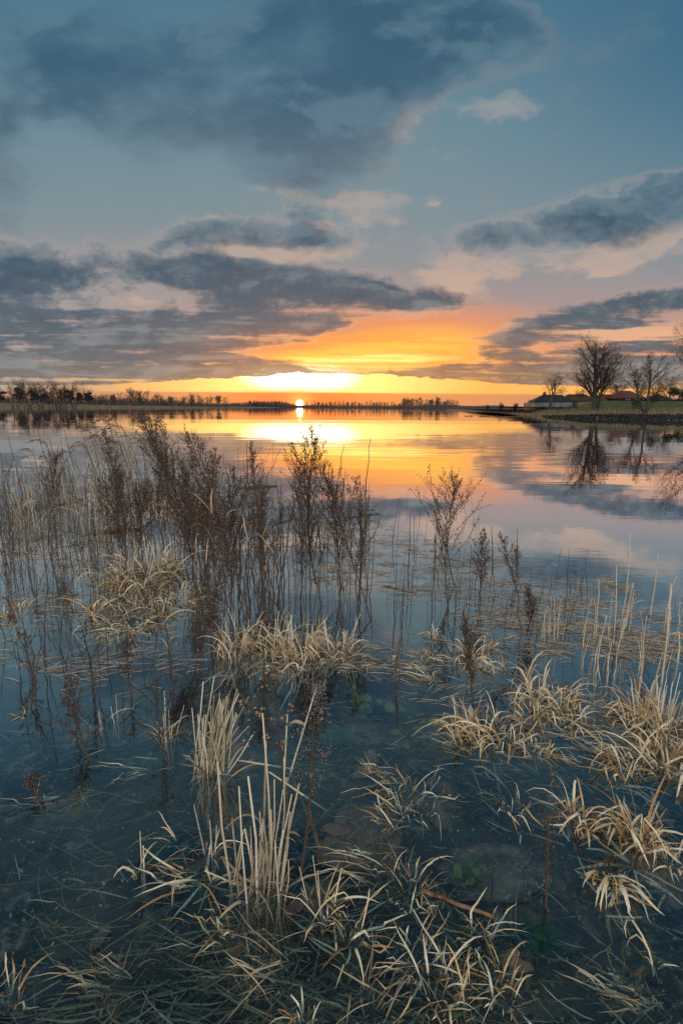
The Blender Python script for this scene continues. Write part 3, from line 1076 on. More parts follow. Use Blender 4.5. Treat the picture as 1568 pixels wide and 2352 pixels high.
wood('treeline', 'hazy wood behind the willows of the left bank', [(-80, 909, 390), (30, 909, 390), (120, 910, 390), (220, 911, 400), (300, 913, 410), (390, 917, 430), (460, 922, 470)], 40, 3000, M['far_twig'], 1, 3)
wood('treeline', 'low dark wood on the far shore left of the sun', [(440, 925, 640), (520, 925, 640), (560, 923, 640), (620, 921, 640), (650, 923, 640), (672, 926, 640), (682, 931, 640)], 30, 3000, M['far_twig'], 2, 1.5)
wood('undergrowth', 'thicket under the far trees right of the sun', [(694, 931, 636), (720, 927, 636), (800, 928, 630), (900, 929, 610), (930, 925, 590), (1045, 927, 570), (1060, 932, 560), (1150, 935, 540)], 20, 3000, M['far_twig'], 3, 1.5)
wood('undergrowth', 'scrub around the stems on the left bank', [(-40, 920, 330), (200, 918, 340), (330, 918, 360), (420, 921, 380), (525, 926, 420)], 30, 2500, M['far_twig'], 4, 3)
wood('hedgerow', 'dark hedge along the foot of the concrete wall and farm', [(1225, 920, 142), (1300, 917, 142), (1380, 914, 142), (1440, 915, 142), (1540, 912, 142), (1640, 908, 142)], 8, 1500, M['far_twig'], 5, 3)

# ------------------------------------------------------------------ farm buildings
def hip_roof(mb, x0, x1, y0, y1, ze, zr, hip0, hip1, th=.18):
    """hipped roof with a real eave edge"""
    ym = (y0 + y1) / 2
    e = [(x0, y0), (x1, y0), (x1, y1), (x0, y1)]
    vs = [(x, y, ze) for x, y in e] + [(x, y, ze - th) for x, y in e] + [(x0 + hip0, ym, zr), (x1 - hip1, ym, zr)]
    mb.raw(vs, [(0, 1, 9, 8), (2, 3, 8, 9), (1, 2, 9), (3, 0, 8), (4, 5, 1, 0), (5, 6, 2, 1), (6, 7, 3, 2), (7, 4, 0, 3), (7, 6, 5, 4)])


def house(name, label, Y, px0, px1, pr0, pr1, pridge, peave, roof, wall, depth=9, windows=(), timber=False, chimney=None, ground=1.5, group=None):
    xl, xr = A(px0, peave, Y).x, A(px1, peave, Y).x
    ze, zr = A(px0, peave, Y).z, A((pr0 + pr1) / 2, pridge, Y).z
    ra, rb = A(pr0, pridge, Y).x, A(pr1, pridge, Y).x
    cx = (xl + xr) / 2
    t = thing(name, label, 'building', (cx, Y, ground))
    mb = MB()
    w = (xr - xl) - .8
    mb.box((0, depth / 2 + .4, (ze - ground) / 2), (w, depth, ze - ground - .02))
    mb.build('wall', M[wall], t)
    mb = MB()
    hip_roof(mb, xl - cx, xr - cx, 0, depth + .8, ze - ground, zr - ground, ra - xl, xr - rb)
    rf = mb.build('roof', M[roof], t)
    if chimney is not None:
        mb = MB()
        mb.box((A(chimney, pridge, Y).x - cx, depth / 2, zr - ground + .1), (.5, .5, 1.0))
        mb.build('chimney', M['timber'], rf)
    for px, wpx, py0, py1 in windows:
        a, b2 = A(px - wpx / 2, py1, Y), A(px + wpx / 2, py0, Y)
        fw, fh = b2.x - a.x, b2.z - a.z
        mb = MB()
        for sx in (-1, 1):
            mb.box(((a.x + b2.x) / 2 - cx + sx * fw / 2, .36, (a.z + b2.z) / 2 - ground), (.07, .10, fh + .07))
        for sz in (-1, 0, 1):
            mb.box(((a.x + b2.x) / 2 - cx, .357, (a.z + b2.z) / 2 - ground + sz * fh / 2), (fw - .07, .09, .07))
        f = mb.build('window', M['white'], t)
        mb = MB()
        mb.box(((a.x + b2.x) / 2 - cx, .375, (a.z + b2.z) / 2 - ground), (fw - .02, .04, fh - .02))
        mb.build('pane', M['glass'], f)
    if timber:
        mb = MB()
        for k in range(9):
            mb.box((-w / 2 + w * k / 8, .385, (ze - ground) / 2), (.16, .05, ze - ground - .2))
        mb.box((0, .378, (ze - ground) * .5), (w, .05, .16))
        mb.build('timber_frame', M['timber'], t)
    return t


mt, nt, out = material('window_glass')
nt.link(principled(nt, (.10, .12, .14), .12, .8).outputs[0], out.inputs[0])
M['glass'] = mt
house('barn', 'long barn with a dark hipped roof and a row of small white windows', 126, 1243, 1316, 1264, 1309, 905.5, 922, 'thatch', 'timber',
      windows=[(1248, 3.2, 922.5, 925), (1253.5, 3.2, 922.5, 925), (1259, 3.2, 922.5, 925), (1266, 3.2, 922.5, 925)], chimney=1266)
house('barn', 'barn with a rusty brown tiled roof between the dark barn and the tall tree', 134, 1310, 1376, 1324, 1364, 904.5, 920, 'rust_roof', 'timber')
house('farm_shed', 'long low shed under a dusky red roof', 131, 1383, 1442, 1390, 1440, 905, 920.5, 'red_roof', 'plaster', depth=7)
house('farmhouse', 'half timbered house under a steep red hipped roof', 124, 1430, 1485, 1446, 1472, 896, 913.5, 'red_roof', 'timber',
      windows=[(1440, 3.4, 914.8, 918), (1446, 3.4, 914.8, 918), (1461, 4, 914.8, 918), (1470, 3.4, 914.8, 918), (1479, 3.0, 914.8, 918)], timber=True)
house('outbuilding', 'small outbuilding with a dark pyramid roof beside the evergreen', 118, 1513, 1551, 1530, 1537, 905, 919.5, 'thatch', 'timber', depth=7)

# flood wall: straight concrete run with a coping, bends up at the dike
pts = [(1203, 130, 926.5), (1230, 122, 926), (1270, 114, 925.5), (1315, 106, 925), (1349, 99, 924.3)]
t = thing('flood_wall', 'grey concrete flood wall running from the spit to the dike', 'wall', A(1270, 936, 114))
o0 = Vector(t.location)
mb, mc = MB(), MB()
for (a, ya, ta), (b, yb, tb) in zip(pts, pts[1:]):
    p, q_ = A(a, ta, ya), A(b, tb, yb)
    for mm, z0, z1a, z1b, th in ((mb, .3, p.z, q_.z, .22), (mc, None, p.z, q_.z, .30)):
        lo_a, lo_b = (z0, z0) if z0 is not None else (p.z + .002, q_.z + .002)
        hi_a, hi_b = (z1a, z1b) if z0 is not None else (p.z + .12, q_.z + .12)
        vs = []
        for P_, lo, hi in ((p, lo_a, hi_a), (q_, lo_b, hi_b)):
            for dy_ in (-th, th):
                vs += [Vector((P_.x, P_.y + dy_, lo)) - o0, Vector((P_.x, P_.y + dy_, hi)) - o0]
        mm.raw(vs, [(0, 4, 5, 1), (2, 3, 7, 6), (1, 5, 7, 3), (0, 2, 6, 4), (0, 1, 3, 2), (4, 6, 7, 5)])
mb.build('wall_panel', M['concrete'], t)
mc.build('coping', M['concrete'], t)

# red channel markers on the left bank
for px, py, lab in [(405, 931.5, 'tiny red marker post on the tan bank, farther from the sun'), (298, 930, 'tiny red marker post below the tallest forked tree')]:
    b = A(px, py + 3, 318)
    t = thing('marker_post', lab, 'post', (b.x, b.y, .3))
    mb = MB()
    mb.tube([(0, 0, 0), (0, 0, 1.7)], [.16, .14], 8)
    mb.build('post', M['red_paint'], t)
    mb = MB()
    mb.box((0, -.02, 1.95), (.42, .08, .5))
    mb.build('board', M['red_paint'], t)

# ------------------------------------------------------------------ plants in the shallows
def leaf_mat(name, tones, rough=.55, transl=.25):
    mt, nt, out = material(name)
    g = nt.new('ShaderNodeNewGeometry')
    n = nt.noise(g.outputs['Position'], 34.0, 4, .6)
    f = nt.math('ADD', g.outputs['Random Per Island'], nt.mul(nt.sub(n, .5), .7), clamp=True)
    k = len(tones)
    c = nt.ramp(f, [(i / (k - 1), t) for i, t in enumerate(tones)])
    b = principled(nt, c, rough, .35)
    tr = nt.new('ShaderNodeBsdfTranslucent')
    nt.link(c, tr.inputs[0])
    mx = nt.new('ShaderNodeMixShader')
    mx.inputs[0].default_value = transl
    nt.link(b.outputs[0], mx.inputs[1])
    nt.link(tr.outputs[0], mx.inputs[2])
    nt.link(mx.outputs[0], out.inputs[0])
    return mt


M['straw'] = leaf_mat('dry_blade', [(.12, .075, .035), (.33, .20, .085), (.56, .42, .23), (.68, .56, .36), (.78, .69, .52), (.46, .38, .26)])
M['straw_dim'] = leaf_mat('old_blade', [(.10, .075, .045), (.26, .20, .12), (.38, .31, .20), (.45, .38, .26)])
M['rotten'] = leaf_mat('rotten_blade', [(.022, .016, .011), (.060, .044, .028), (.11, .085, .055), (.19, .15, .10)])
M['culm'] = leaf_mat('dry_stem', [(.20, .15, .10), (.40, .33, .23), (.55, .47, .35), (.62, .55, .43)], .6, .05)
M['grey_stalk'] = leaf_mat('grey_stem', [(.022, .020, .019), (.050, .043, .036), (.090, .076, .060), (.20, .165, .125)], .7, .05)
M['dark_stalk'] = leaf_mat('dark_stem', [(.020, .015, .013), (.045, .030, .024), (.075, .045, .034)], .7, 0)
M['red_stalk'] = leaf_mat('red_stem', [(.030, .018, .014), (.058, .033, .025), (.095, .056, .040)], .6, 0)
M['brown_head'] = leaf_mat('brown_head', [(.034, .021, .015), (.075, .048, .032), (.12, .080, .052), (.19, .13, .085)], .8, .15)
M['plume'] = leaf_mat('reed_plume', [(.060, .042, .030), (.12, .085, .058), (.20, .15, .10)], .8, .2)
M['button'] = leaf_mat('button_head', [(.10, .065, .035), (.20, .14, .08), (.33, .25, .16)], .8, .05)
M['fluff'] = leaf_mat('fluff', [(.16, .14, .125), (.30, .27, .24), (.45, .41, .36)], .8, .2)
M['litter'] = leaf_mat('floating_litter', [(.10, .08, .06), (.27, .22, .165), (.44, .38, .30)], .3, .0)
M['sunken'] = leaf_mat('sunken_blade', [(.024, .024, .014), (.075, .068, .034), (.16, .14, .07), (.33, .28, .16)], .7, .1)
M['green'] = leaf_mat('green_leaf', [(.05, .08, .010), (.09, .13, .016), (.14, .17, .025)], .5, .2)
M['fern'] = leaf_mat('fern_green', [(.015, .09, .02), (.03, .16, .035)], .6, .2)
M['fallen'] = leaf_mat('fallen_leaf', [(.10, .040, .022), (.22, .095, .05), (.30, .17, .08)], .6, .1)
M['wood'] = plain('drift_wood', (.040, .026, .018), (.11, .075, .05), 14, .8, bump=.4)
M['stick'] = plain('stick_bark', (.075, .038, .020), (.22, .125, .068), 30, .7, bump=.4)


def ppm(p):
    """picture units per metre at a point"""
    return 1176 / (Vector(p) - Vector((0, 0, CAM_H))).dot(fwd)


PROF_T = [j / 7 for j in range(8)]


def blade(mb, p, az, el, L, w, droop, q, kink=None, afloat=True, n=7, roll=.7, fold=.3):
    pts = [Vector(p)]
    prof = [.5, .85, 1, 1, .9, .72, .45, .06]
    kseg = q.randrange(2, n - 1) if kink else -1
    for i in range(n):
        if i == kseg:
            el -= kink
            az += q.gauss(0, .8)
        d = Vector((math.cos(az) * math.cos(el), math.sin(az) * math.cos(el), math.sin(el)))
        nx = pts[-1] + d * (L / n)
        if afloat and nx.z < .004 and pts[0].z > -.10 and i > 2 and el < 0:
            nx.z = .003 + .004 * q.random()
            el = 0
        pts.append(nx)
        el -= droop / n * (.4 + 1.3 * i / n)
        az += q.gauss(0, .10)
    side = Vector((-math.sin(az), math.cos(az), 0))
    side.rotate(Matrix.Rotation(q.gauss(0, roll), 3, (pts[1] - pts[0]).normalized()))
    mb.ribbon(pts, [w * float(np.interp(i / n, PROF_T, prof)) for i in range(n + 1)], side, fold)


def tuft(px, py, rpx, n, lpx, wpx, label, seed, az=None, spread=3.14, el=(.75, 1.45), droop=(.6, 2.2), kinky=.35, stems=0, stem_px=0, mat='straw', sub=.3, name='grass_tuft', group=None):
    """a clump of dead grass standing in the water; sizes are in picture units at its place"""
    c = G(px, py)
    k = ppm(c)
    q = random.Random(seed)
    t = thing(name, label, 'grass', c, 0, group)
    if px > 1040 and 1540 < py < 2040:
        n = int(n * 1.15)
    elif py > 1700:
        n = int(n * .62)
    elif py > 1560:
        n = int(n * .8)
    kinky = max(kinky, .45) if kinky else 0
    mb = MB()
    for i in range(n):
        a = q.uniform(0, 6.283)
        r = rpx / k * math.sqrt(q.random())
        p = Vector((math.cos(a) * r, math.sin(a) * r * 1.2, -.022 if el[1] > 1.05 else -.010))
        ba = a + q.gauss(0, 1.2) if az is None else az + q.uniform(-spread, spread)
        L = lpx / k * (.25 + 1.2 * q.random() ** 1.3)
        blade(mb, p, ba, q.uniform(*el), L, wpx / k * q.uniform(.18, .58), q.uniform(*droop) + q.uniform(0, .9), q, q.uniform(.7, 1.9) if q.random() < kinky else None)
    # drowned blades round the foot
    for i in range(int(n * sub * .6)):
        a = q.uniform(0, 6.283)
        r = rpx / k * q.uniform(.2, 1.2)
        p = Vector((math.cos(a) * r, math.sin(a) * r, -.10))
        blade(mb, p, a + q.gauss(0, .5), q.uniform(-.1, .5), lpx / k * q.uniform(.4, .9), wpx / k * q.uniform(.3, .65), q.uniform(.1, .6), q, None, False)
    mb.build('leaves', M[mat], t)
    mb = MB()
    for i in range(int(n * .75)):
        a = q.uniform(0, 6.283)
        r = rpx / k * math.sqrt(q.random()) * 1.05
        p = Vector((math.cos(a) * r, math.sin(a) * r, -.012))
        blade(mb, p, a + q.gauss(0, 1.2), q.uniform(-.05, .9), lpx / k * q.uniform(.15, .6), wpx / k * q.uniform(.2, .5), q.uniform(.4, 2.4), q, q.uniform(.5, 1.6) if q.random() < .4 else None)
    mb.build('old_leaves', M['rotten'], t)
    if stems:
        mb = MB()
        for i in range(stems):
            a, r = q.uniform(0, 6.283), rpx / k * .8 * math.sqrt(q.random())
            p = Vector((math.cos(a) * r, math.sin(a) * r, -.12))
            h = stem_px / k * q.uniform(.5, 1.1)
            tip = p + Vector((q.gauss(0, .22) * h, q.gauss(0, .15) * h, h + .12))
            md = p.lerp(tip, .5) + Vector((q.gauss(0, .02) * h, 0, 0))
            w = wpx / k * .17
            mb.tube([p, md, tip], [w, w * .9, w * .55], 5)
        mb.build('stems', M['culm'], t)
    return t


T = tuft
GR = 'tufts of bleached grass in the shallows'
# (px, py, radius, blades, blade length, width, label, seed, options)
T(330, 1330, 78, 260, 92, 6.5, 'big bleached mound of arching grass among the brown stalks', 1, droop=(1.2, 3.0), stems=10, stem_px=110)
T(300, 1425, 80, 120, 95, 7, 'sprawling tuft just in front of the big bleached mound', 2, droop=(1.4, 2.8), el=(.3, 1.2))
T(415, 1385, 30, 34, 70, 6, 'small curled tuft beside the big bleached mound', 3, droop=(1.2, 3.0))
T(225, 1400, 26, 22, 80, 8, 'thin tuft with one twisted broad leaf left of the sprawling tuft', 4, droop=(1.0, 2.6))
T(40, 1410, 28, 20, 70, 7, 'small pale tuft near the reddish leaning stem', 5, droop=(1.4, 3))
T(65, 1262, 30, 34, 42, 4, 'low pale tuft in the reed stand far from the bank', 6, droop=(1.4, 3), mat='straw_dim')
T(185, 1300, 46, 60, 44, 3.5, 'matted brownish tuft under the dark seed heads', 7, droop=(1.2, 2.6), mat='straw_dim')
T(545, 1495, 40, 70, 96, 6, 'upright tuft at the foot of the tall brown mugworts', 8, el=(1.0, 1.5), droop=(.3, 1.6), stems=10, stem_px=100)
T(625, 1490, 38, 60, 100, 7, 'tuft with one long orange blade bent over', 9, el=(.9, 1.5), droop=(.4, 2.4), stems=6, stem_px=90)
T(690, 1500, 48, 84, 112, 7, 'tallest pale tuft in the middle of the grass row', 10, el=(1.0, 1.5), droop=(.3, 1.8), stems=10, stem_px=110)
T(760, 1495, 46, 66, 86, 6, 'tangled tuft at the end of the middle grass row', 11, el=(.7, 1.5), droop=(.5, 2.2), stems=12, stem_px=100)
T(820, 1520, 36, 44, 60, 5, 'low raft like tuft right of the middle grass row', 12, el=(.2, .9), droop=(.4, 1.6), mat='straw_dim')
T(655, 1525, 30, 24, 74, 8, 'white curled blades drooping in front of the grass row', 13, el=(.8, 1.3), droop=(2.2, 3.4))
T(990, 1458, 20, 40, 34, 5, 'small round ball of curled straw alone on open water', 14, droop=(2.6, 4.2), el=(.8, 1.5))
T(985, 1505, 24, 34, 42, 5, 'spiky little tuft below the ball of straw', 15, droop=(.8, 2.6))
T(975, 1545, 34, 34, 60, 5, 'half drowned trailing tuft near the broken grey stump', 16, el=(.1, .8), droop=(.6, 1.8), az=3.6, spread=1.4)
T(1085, 1520, 34, 60, 62, 7, 'ginger tuft round the foot of the red brown seed stalk', 17, droop=(1.4, 3.0), stems=3, stem_px=80)
T(1118, 1490, 18, 14, 62, 7, 'hooped tuft of a few arching blades by the red brown seed stalk', 18, droop=(2.2, 3.6), el=(1.0, 1.5))
T(1140, 1540, 16, 16, 62, 6, 'tuft of hanging grey blades on open water', 19, droop=(2.4, 3.8), el=(1.0, 1.5))
T(1250, 1600, 60, 120, 92, 7.5, 'thick golden tuft in the middle of the right hand group', 20, droop=(.9, 2.6), stems=6, stem_px=90)
T(1215, 1640, 44, 50, 80, 7, 'looser tuft in front of the thick golden tuft', 21, droop=(1.2, 2.8))
T(1085, 1690, 50, 84, 108, 8.5, 'fan shaped golden tuft with long blades bowing left', 22, droop=(1.0, 2.8), az=2.4, spread=1.5)
T(1145, 1690, 44, 56, 92, 8, 'arching tuft touching the fan shaped tuft', 23, droop=(1.4, 3.0))
T(1235, 1725, 26, 22, 80, 8, 'drooping tuft of few blades standing alone in clear water', 24, droop=(2.0, 3.4), el=(1.0, 1.5))
T(1310, 1650, 34, 46, 70, 7, 'flattened tuft between the golden tuft and the shaggy tuft', 25, el=(.2, 1.0), droop=(.8, 2.0))
T(1505, 1665, 56, 130, 124, 8, 'shaggy upright tuft with brown stems near the edge', 26, el=(1.0, 1.5), droop=(.4, 2.2), stems=24, stem_px=120)
T(1440, 1640, 34, 44, 84, 8, 'tuft with blades swept left beside the shaggy tuft', 27, az=2.8, spread=1.0, droop=(1.0, 2.4))
T(1540, 1760, 60, 100, 124, 10, 'broad leaved tuft below the shaggy tuft', 28, droop=(.7, 2.4), el=(.8, 1.5))
T(1440, 1750, 46, 60, 110, 9, 'tuft trailing long pale blades across the water', 29, az=3.0, spread=1.3, droop=(.9, 2.2), el=(.4, 1.2))
T(1465, 1930, 34, 62, 150, 13, 'large spiky tuft of broad pale blades', 30, el=(.9, 1.5), droop=(.4, 1.7), kinky=.15)
T(1330, 1885, 30, 46, 112, 11, 'tuft whose blades bend over like hooks', 31, el=(.9, 1.5), droop=(1.8, 3.4))
T(1395, 2015, 24, 44, 112, 15, 'tuft with broad leaves hanging down toward the shore', 32, az=-1.7, spread=1.1, el=(.6, 1.3), droop=(2.2, 3.2))
T(1545, 1980, 24, 22, 90, 9, 'half sunken tuft below the large spiky tuft', 33, el=(.2, .9), droop=(.8, 2.0))
T(1180, 1850, 26, 20, 62, 7, 'tiny tuft of looped blades over the pale stone', 34, el=(.6, 1.3), droop=(1.8, 3.2))
T(895, 1790, 44, 56, 72, 6, 'low combed tuft pointing left in clear water', 35, az=3.1, spread=.9, el=(.05, .7), droop=(.2, 1.2))
T(965, 1830, 52, 66, 82, 6, 'half drowned tuft with upright straw tips', 36, el=(.2, 1.3), droop=(.4, 1.8))
T(905, 1880, 40, 40, 70, 6, 'half drowned tuft near the brown stone', 37, az=2.9, spread=1.2, el=(.1, .9), droop=(.3, 1.5))
T(322, 1995, 12, 9, 96, 13, 'lone sprig with two curled ribbons of leaf', 38, el=(1.1, 1.5), droop=(1.4, 3.4), kinky=.1, stems=2, stem_px=90)
T(400, 1930, 10, 5, 96, 9, 'single bowed blade beside the lone sprig', 39, az=2.9, spread=.5, el=(.6, .9), droop=(1.6, 2.2), kinky=0)
T(478, 1965, 20, 24, 104, 10, 'sprig of folded blades by the cut reed stubble', 40, el=(.8, 1.4), droop=(1.0, 2.8), stems=3, stem_px=120)
T(430, 2010, 30, 34, 112, 9, 'blades combed left beside the cut reed stubble', 41, az=3.4, spread=.6, el=(.05, .5), droop=(.1, .8))
T(520, 2130, 34, 34, 112, 11, 'mossy tussock of folded blades below the stubble', 42, az=3.2, spread=1.3, el=(.2, 1.1), droop=(1.0, 2.8))
T(735, 2090, 36, 46, 128, 10, 'tuft of crossing blades right of the stubble', 43, el=(.4, 1.4), droop=(.3, 1.8), stems=3, stem_px=130)
T(810, 2135, 30, 40, 112, 11, 'tuft with short bright stubs and bent leaves', 44, el=(.3, 1.4), droop=(.8, 2.4))
T(940, 2035, 46, 70, 98, 8, 'pale tangled tuft lying over the brown stick', 45, el=(.1, 1.3), droop=(.6, 2.2))
T(850, 1990, 40, 36, 130, 8, 'long arched blades reaching from the stick to the stubble', 46, az=3.0, spread=.5, el=(.1, .6), droop=(.3, 1.0))
T(20, 2290, 26, 26, 108, 11, 'curled tuft with white tips at the corner', 47, el=(.9, 1.5), droop=(1.6, 3.2))
T(700, 2345, 20, 26, 84, 10, 'small hooped tuft cut by the lower edge', 48, el=(1.0, 1.5), droop=(2.0, 3.4))
T(1030, 2290, 50, 60, 150, 13, 'tuft with one broad strap leaf folded at the lower edge', 49, el=(.3, 1.3), droop=(.8, 2.4))
T(1150, 2255, 36, 44, 132, 11, 'tuft with hooked blades near the dark drowned leaf', 50, el=(.6, 1.4), droop=(1.2, 2.8))
T(1110, 2160, 34, 44, 104, 9, 'loose tuft behind the dark drowned leaf', 51, el=(.2, 1.2), droop=(.6, 2.2))
T(960, 2205, 46, 60, 110, 9, 'half drowned mat of crossed blades left of the strap leaf', 52, el=(.05, .9), droop=(.4, 1.8))
T(1505, 2215, 14, 9, 150, 14, 'single tall blade folded like a hairpin', 53, el=(1.2, 1.5), droop=(1.4, 3.0), kinky=.6)
T(1480, 2300, 50, 50, 130, 10, 'drowned sheaf of grey blades at the corner', 54, az=2.9, spread=.7, el=(0, .4), droop=(.1, .8), mat='straw_dim')
T(620, 2235, 50, 60, 112, 8, 'drowned mat of olive blades below the crossing blades', 55, az=3.3, spread=1.0, el=(0, .5), droop=(.2, .9), mat='straw_dim')
T(860, 2330, 60, 60, 120, 9, 'drowned blades along the lower edge between the hooped tufts', 56, el=(0, .6), droop=(.2, 1.0), mat='straw_dim')
T(270, 2250, 40, 40, 150, 10, 'bundle of pale blades drifting left from a bent stem', 57, az=3.1, spread=.5, el=(0, .3), droop=(.1, .5), mat='straw_dim')
T(60, 1640, 14, 10, 60, 8, 'folded broken leaf standing out of open water', 58, el=(.5, 1.0), droop=(1.5, 3.0))
T(125, 1835, 14, 14, 120, 6, 'few long floating blades streaming left', 59, az=3.35, spread=.25, el=(.0, .12), droop=(.0, .2))
T(340, 1770, 14, 10, 110, 6, 'pair of crossed straws floating in open water', 60, az=3.4, spread=.6, el=(0, .3), droop=(0, .3))
T(380, 1690, 22, 18, 96, 6, 'sparse bent straws at the dark rooted stem', 61, el=(.9, 1.5), droop=(.2, 1.6), stems=5, stem_px=110)
T(250, 1660, 30, 18, 80, 5, 'scattered broken straws among the dark weeds', 62, el=(.2, 1.2), droop=(.2, 1.4), stems=4, stem_px=60)

for i, (x, y, lab) in enumerate([(35, 1175, 'thin bowed grass at the very edge of the dense stand'), (105, 1160, 'thin bowed grass under the small bushy topped mugwort'), (175, 1150, 'pale bowed grass behind the dark flat topped weed'), (245, 1165, 'bowed grass round the narrow plumed mugwort'),
                                (318, 1150, 'matted bowed grass under the highest plume'), (395, 1160, 'bowed grass between the leaning mugworts'), (470, 1175, 'bowed grass behind the straw raft'), (80, 1235, 'sparse bowed grass before the edge of the stand'), (210, 1245, 'sparse bowed grass above the floating plank')]):
    T(x, y, 34, 46, 118, 3.6, lab, 90 + i, el=(1.15, 1.5), droop=(.9, 2.6), kinky=.5, mat='straw_dim', stems=9, stem_px=130, sub=.1)

# dense standing sheaf of cut straw
def sheaf(name, label, pairs, nextra, ex, seed, wpx=3.4):
    """straight dead stems: pairs of (foot px, py, tip px, py)"""
    q = random.Random(seed)
    c = G(*ex[:2])
    t = thing(name, label, 'reed', c)
    mb = MB()
    rows = list(pairs)
    for i in range(nextra):
        fx, fy = q.gauss(ex[0], ex[2]), q.gauss(ex[1], ex[3])
        rows.append((fx, fy, fx + q.gauss(ex[4], ex[5]), fy - q.uniform(*ex[6])))
    for fx, fy, tx, ty in rows:
        b = G(fx, fy)
        tip = A(tx, ty, b.y + q.uniform(-.03, .05))
        d = (tip - b)
        p0 = b - d.normalized() * .14
        w = wpx / ppm(b) * .5 * q.uniform(.7, 1.25)
        md = b.lerp(tip, .5) + Vector((q.gauss(0, .012), q.gauss(0, .012), 0)) * d.length * 2
        mb.tube([p0 - c, b - c, md - c, tip - c], [w, w, w * .9, w * .7], 6)
        # a torn leaf sheath now and then
        if q.random() < .4:
            s = b.lerp(tip, q.uniform(.25, .8)) - c
            mb2.append((s, q.uniform(0, 6.28), d.length * q.uniform(.15, .35), w * 2.0))
    mb.build('stems', M['culm'], t)
    lv = MB()
    for s, a, L, w in mb2:
        blade(lv, s, a, q.uniform(.2, 1.2), L, w, q.uniform(1.2, 3.0), q)
    mb2.clear()
    for i in range(26):
        b = G(q.gauss(ex[0], ex[2] * 1.2), q.gauss(ex[1], ex[3] * 1.3)) - c
        blade(lv, b + Vector((0, 0, -.03)), q.uniform(0, 6.28), q.uniform(.3, 1.3), .16 * q.uniform(.5, 1.2), w * 1.9, q.uniform(.8, 2.6), q)
    lv.build('leaves', M['straw_dim'], t)
    return t


mb2 = []
sheaf('reed_clump', 'dense sheaf of pale dead stems standing in the shallows', [(462, 1765, 467, 1566), (478, 1775, 520, 1600), (470, 1770, 455, 1640), (495, 1768, 545, 1640), (500, 1760, 505, 1590), (486, 1778, 484, 1620)], 44, (488, 1765, 17, 9, 22, 22, (70, 185)), 5, 3.2)
sheaf('reed_clump', 'tall cut reed stubble with dark leafy foot in the foreground',
      [(530, 2030, 500, 1750), (567, 2074, 549, 1807), (590, 2050, 570, 1784), (601, 2000, 611, 1703), (614, 2010, 630, 1790), (628, 2040, 650, 1814), (644, 2028, 687, 1800), (635, 2034, 670, 1825), (606, 2050, 604, 1880), (618, 2045, 622, 1860),
       (596, 2020, 598, 1900), (652, 2010, 664, 1890), (548, 2050, 533, 1880), (640, 2000, 652, 1740), (622, 2000, 603, 1639)], 16, (604, 2040, 26, 16, 6, 16, (90, 190)), 6, 4.8)
# long loose straws, each leaning on its own
for fx, fy, tx, ty, lab in [(653, 1775, 660, 1639, 'straight pale reed standing upright behind the stubble'), (668, 1772, 727, 1576, 'long pale reed leaning right behind the stubble'), (696, 1826, 618, 1773, 'broken reed lying across the stubble at a slant'),
                            (614, 1757, 544, 1766, 'short broken reed floating level behind the stubble'), (905, 1560, 918, 1462, 'split grey stump of a broken reed'), (540, 2030, 470, 2000, 'thin straw leaning into the stubble foot')]:
    b = G(fx, fy)
    t = thing('broken_reed', lab, 'reed', b)
    tip = A(tx, ty, b.y + (.03 if ty < fy - 60 else .0)) - b
    if tip.z < .02:
        tip.z = .02
    w = (7.0 if fx == 905 else 4.2) / ppm(b) * .5
    mb = MB()
    mb.tube([-tip.normalized() * .1, (0, 0, 0), tip * .5, tip], [w, w, w * .95, w * .7], 6)
    mb.build('stem', M['grey_stalk'] if fx == 905 else M['culm'], t)
    mb = MB()
    q = random.Random(int(fx))
    blade(mb, tip * .55, q.uniform(0, 6), .4, tip.length * .22, w * 3.4, 2.4, q)
    mb.build('sheath', M['straw_dim'], t)


